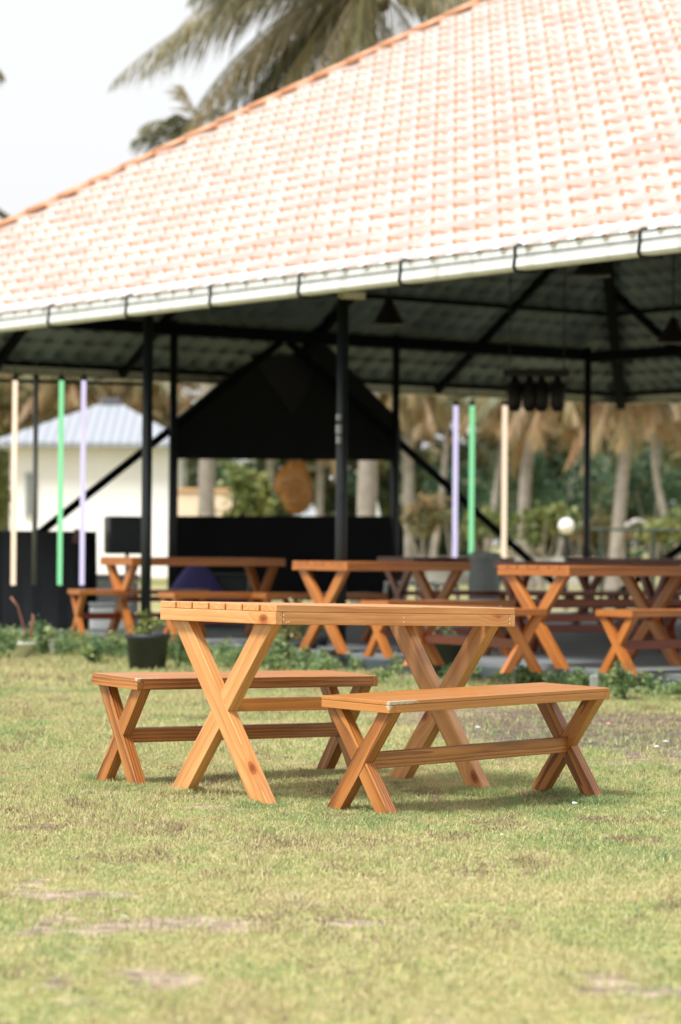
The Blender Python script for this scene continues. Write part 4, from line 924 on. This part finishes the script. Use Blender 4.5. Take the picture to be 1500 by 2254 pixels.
# far wood as one mass
cs_, tn = [], []
for k in range(190):
    x_ = R.uniform(-24, 24); y_ = R.uniform(92, 120); zc = R.uniform(.5, 7.8); p, t_ = blob((x_, y_, zc), (2.1, 2.1, 1.7), 560, 900 + k, 10); p[:, 2] = np.maximum(p[:, 2], 0); cs_.append(p)
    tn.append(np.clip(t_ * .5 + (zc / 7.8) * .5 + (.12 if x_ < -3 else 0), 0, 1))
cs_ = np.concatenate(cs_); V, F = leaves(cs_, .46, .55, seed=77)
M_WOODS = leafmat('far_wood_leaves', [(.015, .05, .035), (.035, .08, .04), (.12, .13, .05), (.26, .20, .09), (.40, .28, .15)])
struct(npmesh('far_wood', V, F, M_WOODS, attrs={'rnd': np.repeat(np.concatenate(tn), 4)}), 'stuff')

# ------------------------------------------------------------------ white house
hx0, hx1, hy = (22 - 750) / CF * 70, (384 - 750) / CF * 70, 70.0
h = thing('house', 'single storey white house with pale grey hipped roof beyond the left side of the pavilion', 'house', ((hx0 + hx1) / 2, hy + 2.6, 0), 0)
w_ = hx1 - hx0; ze = at(200, 985, 70).z
bm = newbm(); board(bm, (0, 0, ze / 2), (w_, 5.2, ze), None, .01); obj('wall', bm, plain('white_plaster', (.88, .88, .87), .8, .03, 1), h)
bm = bmesh.new(); o_ = .45; ex, ey = w_ / 2 + o_, 2.6 + o_; ax = at(225, 888, 72.6).x - h.location.x; az_ = at(225, 888, 72.6).z
eve = [(-ex, -ey, ze), (ex, -ey, ze), (ex, ey, ze), (-ex, ey, ze)]; lo = [bm.verts.new(v) for v in eve]; hi = [bm.verts.new((v[0], v[1], v[2] + .12)) for v in eve]; ap = bm.verts.new((ax, 0, az_)); ap2 = bm.verts.new((ax + .5, 0, az_))
bm.faces.new(lo[::-1])
for k in range(4): bm.faces.new((lo[k], lo[(k + 1) % 4], hi[(k + 1) % 4], hi[k]))
bm.faces.new((hi[0], hi[1], ap2, ap)); bm.faces.new((hi[1], hi[2], ap2)); bm.faces.new((hi[2], hi[3], ap, ap2)); bm.faces.new((hi[3], hi[0], ap))
bmesh.ops.recalc_face_normals(bm, faces=bm.faces)
m, nt, b = mat('pale_metal_roofing'); L = nt.links.new; tc = N(nt, 'ShaderNodeTexCoord'); wv = N(nt, 'ShaderNodeTexWave', bands_direction='X'); wv.inputs['Scale'].default_value = 1.3; L(tc.outputs['Object'], wv.inputs['Vector'])
r1 = ramp(nt, [(0, (.22, .24, .27)), (.3, (.31, .33, .37)), (1, (.34, .36, .40))]); L(wv.outputs['Fac'], r1.inputs['Fac']); L(r1.outputs['Color'], b.inputs['Base Color']); b.inputs['Roughness'].default_value = .5
rf_ = obj('roof', bm, m, h)
bm = newbm(); board(bm, (ax + .25, 0, az_ + .05), (.5, .3, .2), None, .02); obj('vent', bm, plain('dark_grey_metal', (.1, .1, .11), .6, .1, 3), rf_)
bm = newbm(); c = at(68, 1088, 70); board(bm, (c.x - h.location.x, -2.62, c.z), (.3, .08, 1.15), None, .01); wf = obj('window', bm, plain('grey_frame', (.45, .46, .45), .6, .1, 3), h)
bm = newbm(); board(bm, (c.x - h.location.x, -2.665, c.z), (.2, .02, 1.0), None, .002); obj('pane', bm, plain('dull_glass', (.22, .24, .23), .2, .1, 3), wf)
# dark gabled roof peeping at the left above the hip
o = thing('hut', 'dark roofed hut whose gable end shows at the left edge above the tiled roof', 'hut', (at(-88, 460, 60).x, 60, 0))
zc = at(0, 470, 60).z
bm = newbm(); board(bm, (0, 1, (zc - .2) / 2), (1.0, 2, zc - .2), None, .01); obj('wall', bm, plain('grey_white_wall', (.55, .57, .58), .8, .1, 2), o)
bm = newbm()
for s_ in (-1, 1): beam(bm, (0, 1, zc + .62), (s_ * 1.25, 1, zc - .2), 2.4, .09)
obj('roof', bm, plain('weathered_thatch', (.10, .075, .05), .95, .4, 12), o)
# cream garden wall in the slot
bm = newbm(); p0, p1 = at(388, 1082, 58), at(512, 1082, 58); board(bm, ((p0.x + p1.x) / 2, 58, p0.z / 2), (p1.x - p0.x, .2, p0.z), None, .01)
gw = obj('garden_wall', bm, plain('cream_wall', (.78, .62, .46), .8, .1, 2)); tag(gw, 'cream coloured garden wall seen through the left of the backdrop slot', 'wall')
bm = newbm(); board(bm, ((p0.x + p1.x) / 2, 58, p0.z + .04), (p1.x - p0.x + .1, .3, .07), None, .01); obj('coping', bm, plain('orange_coping', (.62, .38, .2), .8, .1, 2), gw)
# low pale wall along the field
bm = newbm(); board(bm, (3.0, 64, .32), (7.5, .18, .64), None, .01); tag(obj('boundary_wall', bm, plain('weathered_pale_wall', (.42, .40, .36), .9, .25, 2)), 'long low weathered wall across the field behind the pavilion', 'wall')
# shed with pale roof far right
c = at(1402, 1165, 62); o = thing('shed', 'small open shed with pale roof beyond the railing on the right', 'shed', (c.x, 62, 0))
bm = newbm(); 
for s_ in (-1, 1): beam(bm, (0, 0, c.z + .22), (s_ * .42, 0, c.z), 1.0, .05)
obj('roof', bm, plain('pale_sheet', (.5, .48, .45), .7, .1, 3), o)
for sx_ in (-.34, .34):
    for sy in (-.4, .4): bm = bmesh.new(); tube(bm, [(sx_, sy, 0), (sx_, sy, c.z)], .04, 6); obj('post', bm, M_TRUNK, o)
# railing
p0, p1 = at(1300, 1165, 38), at(1560, 1168, 36)
o = thing('railing', 'dark green metal railing beyond the right rear side of the pavilion', 'railing', (p0.x, p0.y, 0)); M_RAIL = plain('dark_green_rail', (.03, .05, .035), .6, .2, 4)
for zf in (1., .55):
    bm = bmesh.new(); tube(bm, [(0, 0, p0.z * zf), (p1.x - p0.x, p1.y - p0.y, p1.z * zf)], .02, 6); obj('rail', bm, M_RAIL, o)
for k in (.1, .55, .98):
    bm = bmesh.new(); x_, y_ = (p1.x - p0.x) * k, (p1.y - p0.y) * k; tube(bm, [(x_, y_, 0), (x_, y_, p0.z)], .028, 6); obj('post', bm, M_RAIL, o)
# globe lamp
c = at(1247, 1158, 40); o = thing('globe_lamp', 'white globe garden lamp on a dark post left of the corner post', 'lamp', (c.x, 40, 0))
bm = bmesh.new(); bmesh.ops.create_uvsphere(bm, u_segments=20, v_segments=12, radius=.12); bmesh.ops.translate(bm, vec=(0, 0, c.z), verts=bm.verts); obj('globe', bm, plain('white_globe', (.88, .85, .8), .3, .03, 3), o, True)
bm = bmesh.new(); tube(bm, [(0, 0, 0), (0, 0, c.z - .11)], .03, 8); obj('post', bm, M_BLACK, o)

# ------------------------------------------------------------------ light
w = bpy.data.worlds.new('World'); sc.world = w; w.use_nodes = True; nt = w.node_tree; L = nt.links.new; bg = nt.nodes['Background']
EL, AZ = math.radians(59), math.radians(-132)      # azimuth from +Y towards +X
sky = N(nt, 'ShaderNodeTexSky', sky_type='NISHITA', sun_disc=False); sky.sun_elevation = EL; sky.sun_rotation = AZ; sky.dust_density = 4; sky.air_density = 1.2
hs = N(nt, 'ShaderNodeHueSaturation'); hs.inputs['Saturation'].default_value = .12; hs.inputs['Value'].default_value = 1; L(sky.outputs[0], hs.inputs['Color'])
mx = N(nt, 'ShaderNodeMixRGB'); mx.inputs['Fac'].default_value = .75; mx.inputs['Color2'].default_value = (5.0, 5.08, 5.12, 1); L(hs.outputs[0], mx.inputs['Color1']); L(mx.outputs[0], bg.inputs['Color'])
bg.inputs['Strength'].default_value = .092
sd = bpy.data.lights.new('sun', 'SUN'); sd.energy = 2.3; sd.angle = math.radians(15); sd.color = (1, .985, .965)
so_ = bpy.data.objects.new('sun', sd); C.objects.link(so_)
dirv = Vector((math.sin(AZ) * math.cos(EL), math.cos(AZ) * math.cos(EL), math.sin(EL)))
so_.rotation_euler = dirv.to_track_quat('Z', 'Y').to_euler(); so_.location = (0, 0, 30)
sc.view_settings.view_transform = 'Standard'; sc.view_settings.look = 'None'; sc.view_settings.exposure = 1.2; sc.view_settings.gamma = 1
sc.cycles.use_denoising = True
try: sc.cycles.denoiser = 'OPENIMAGEDENOISE'
except Exception: pass
sc.cycles.max_bounces = 8
bpy.context.view_layer.update()
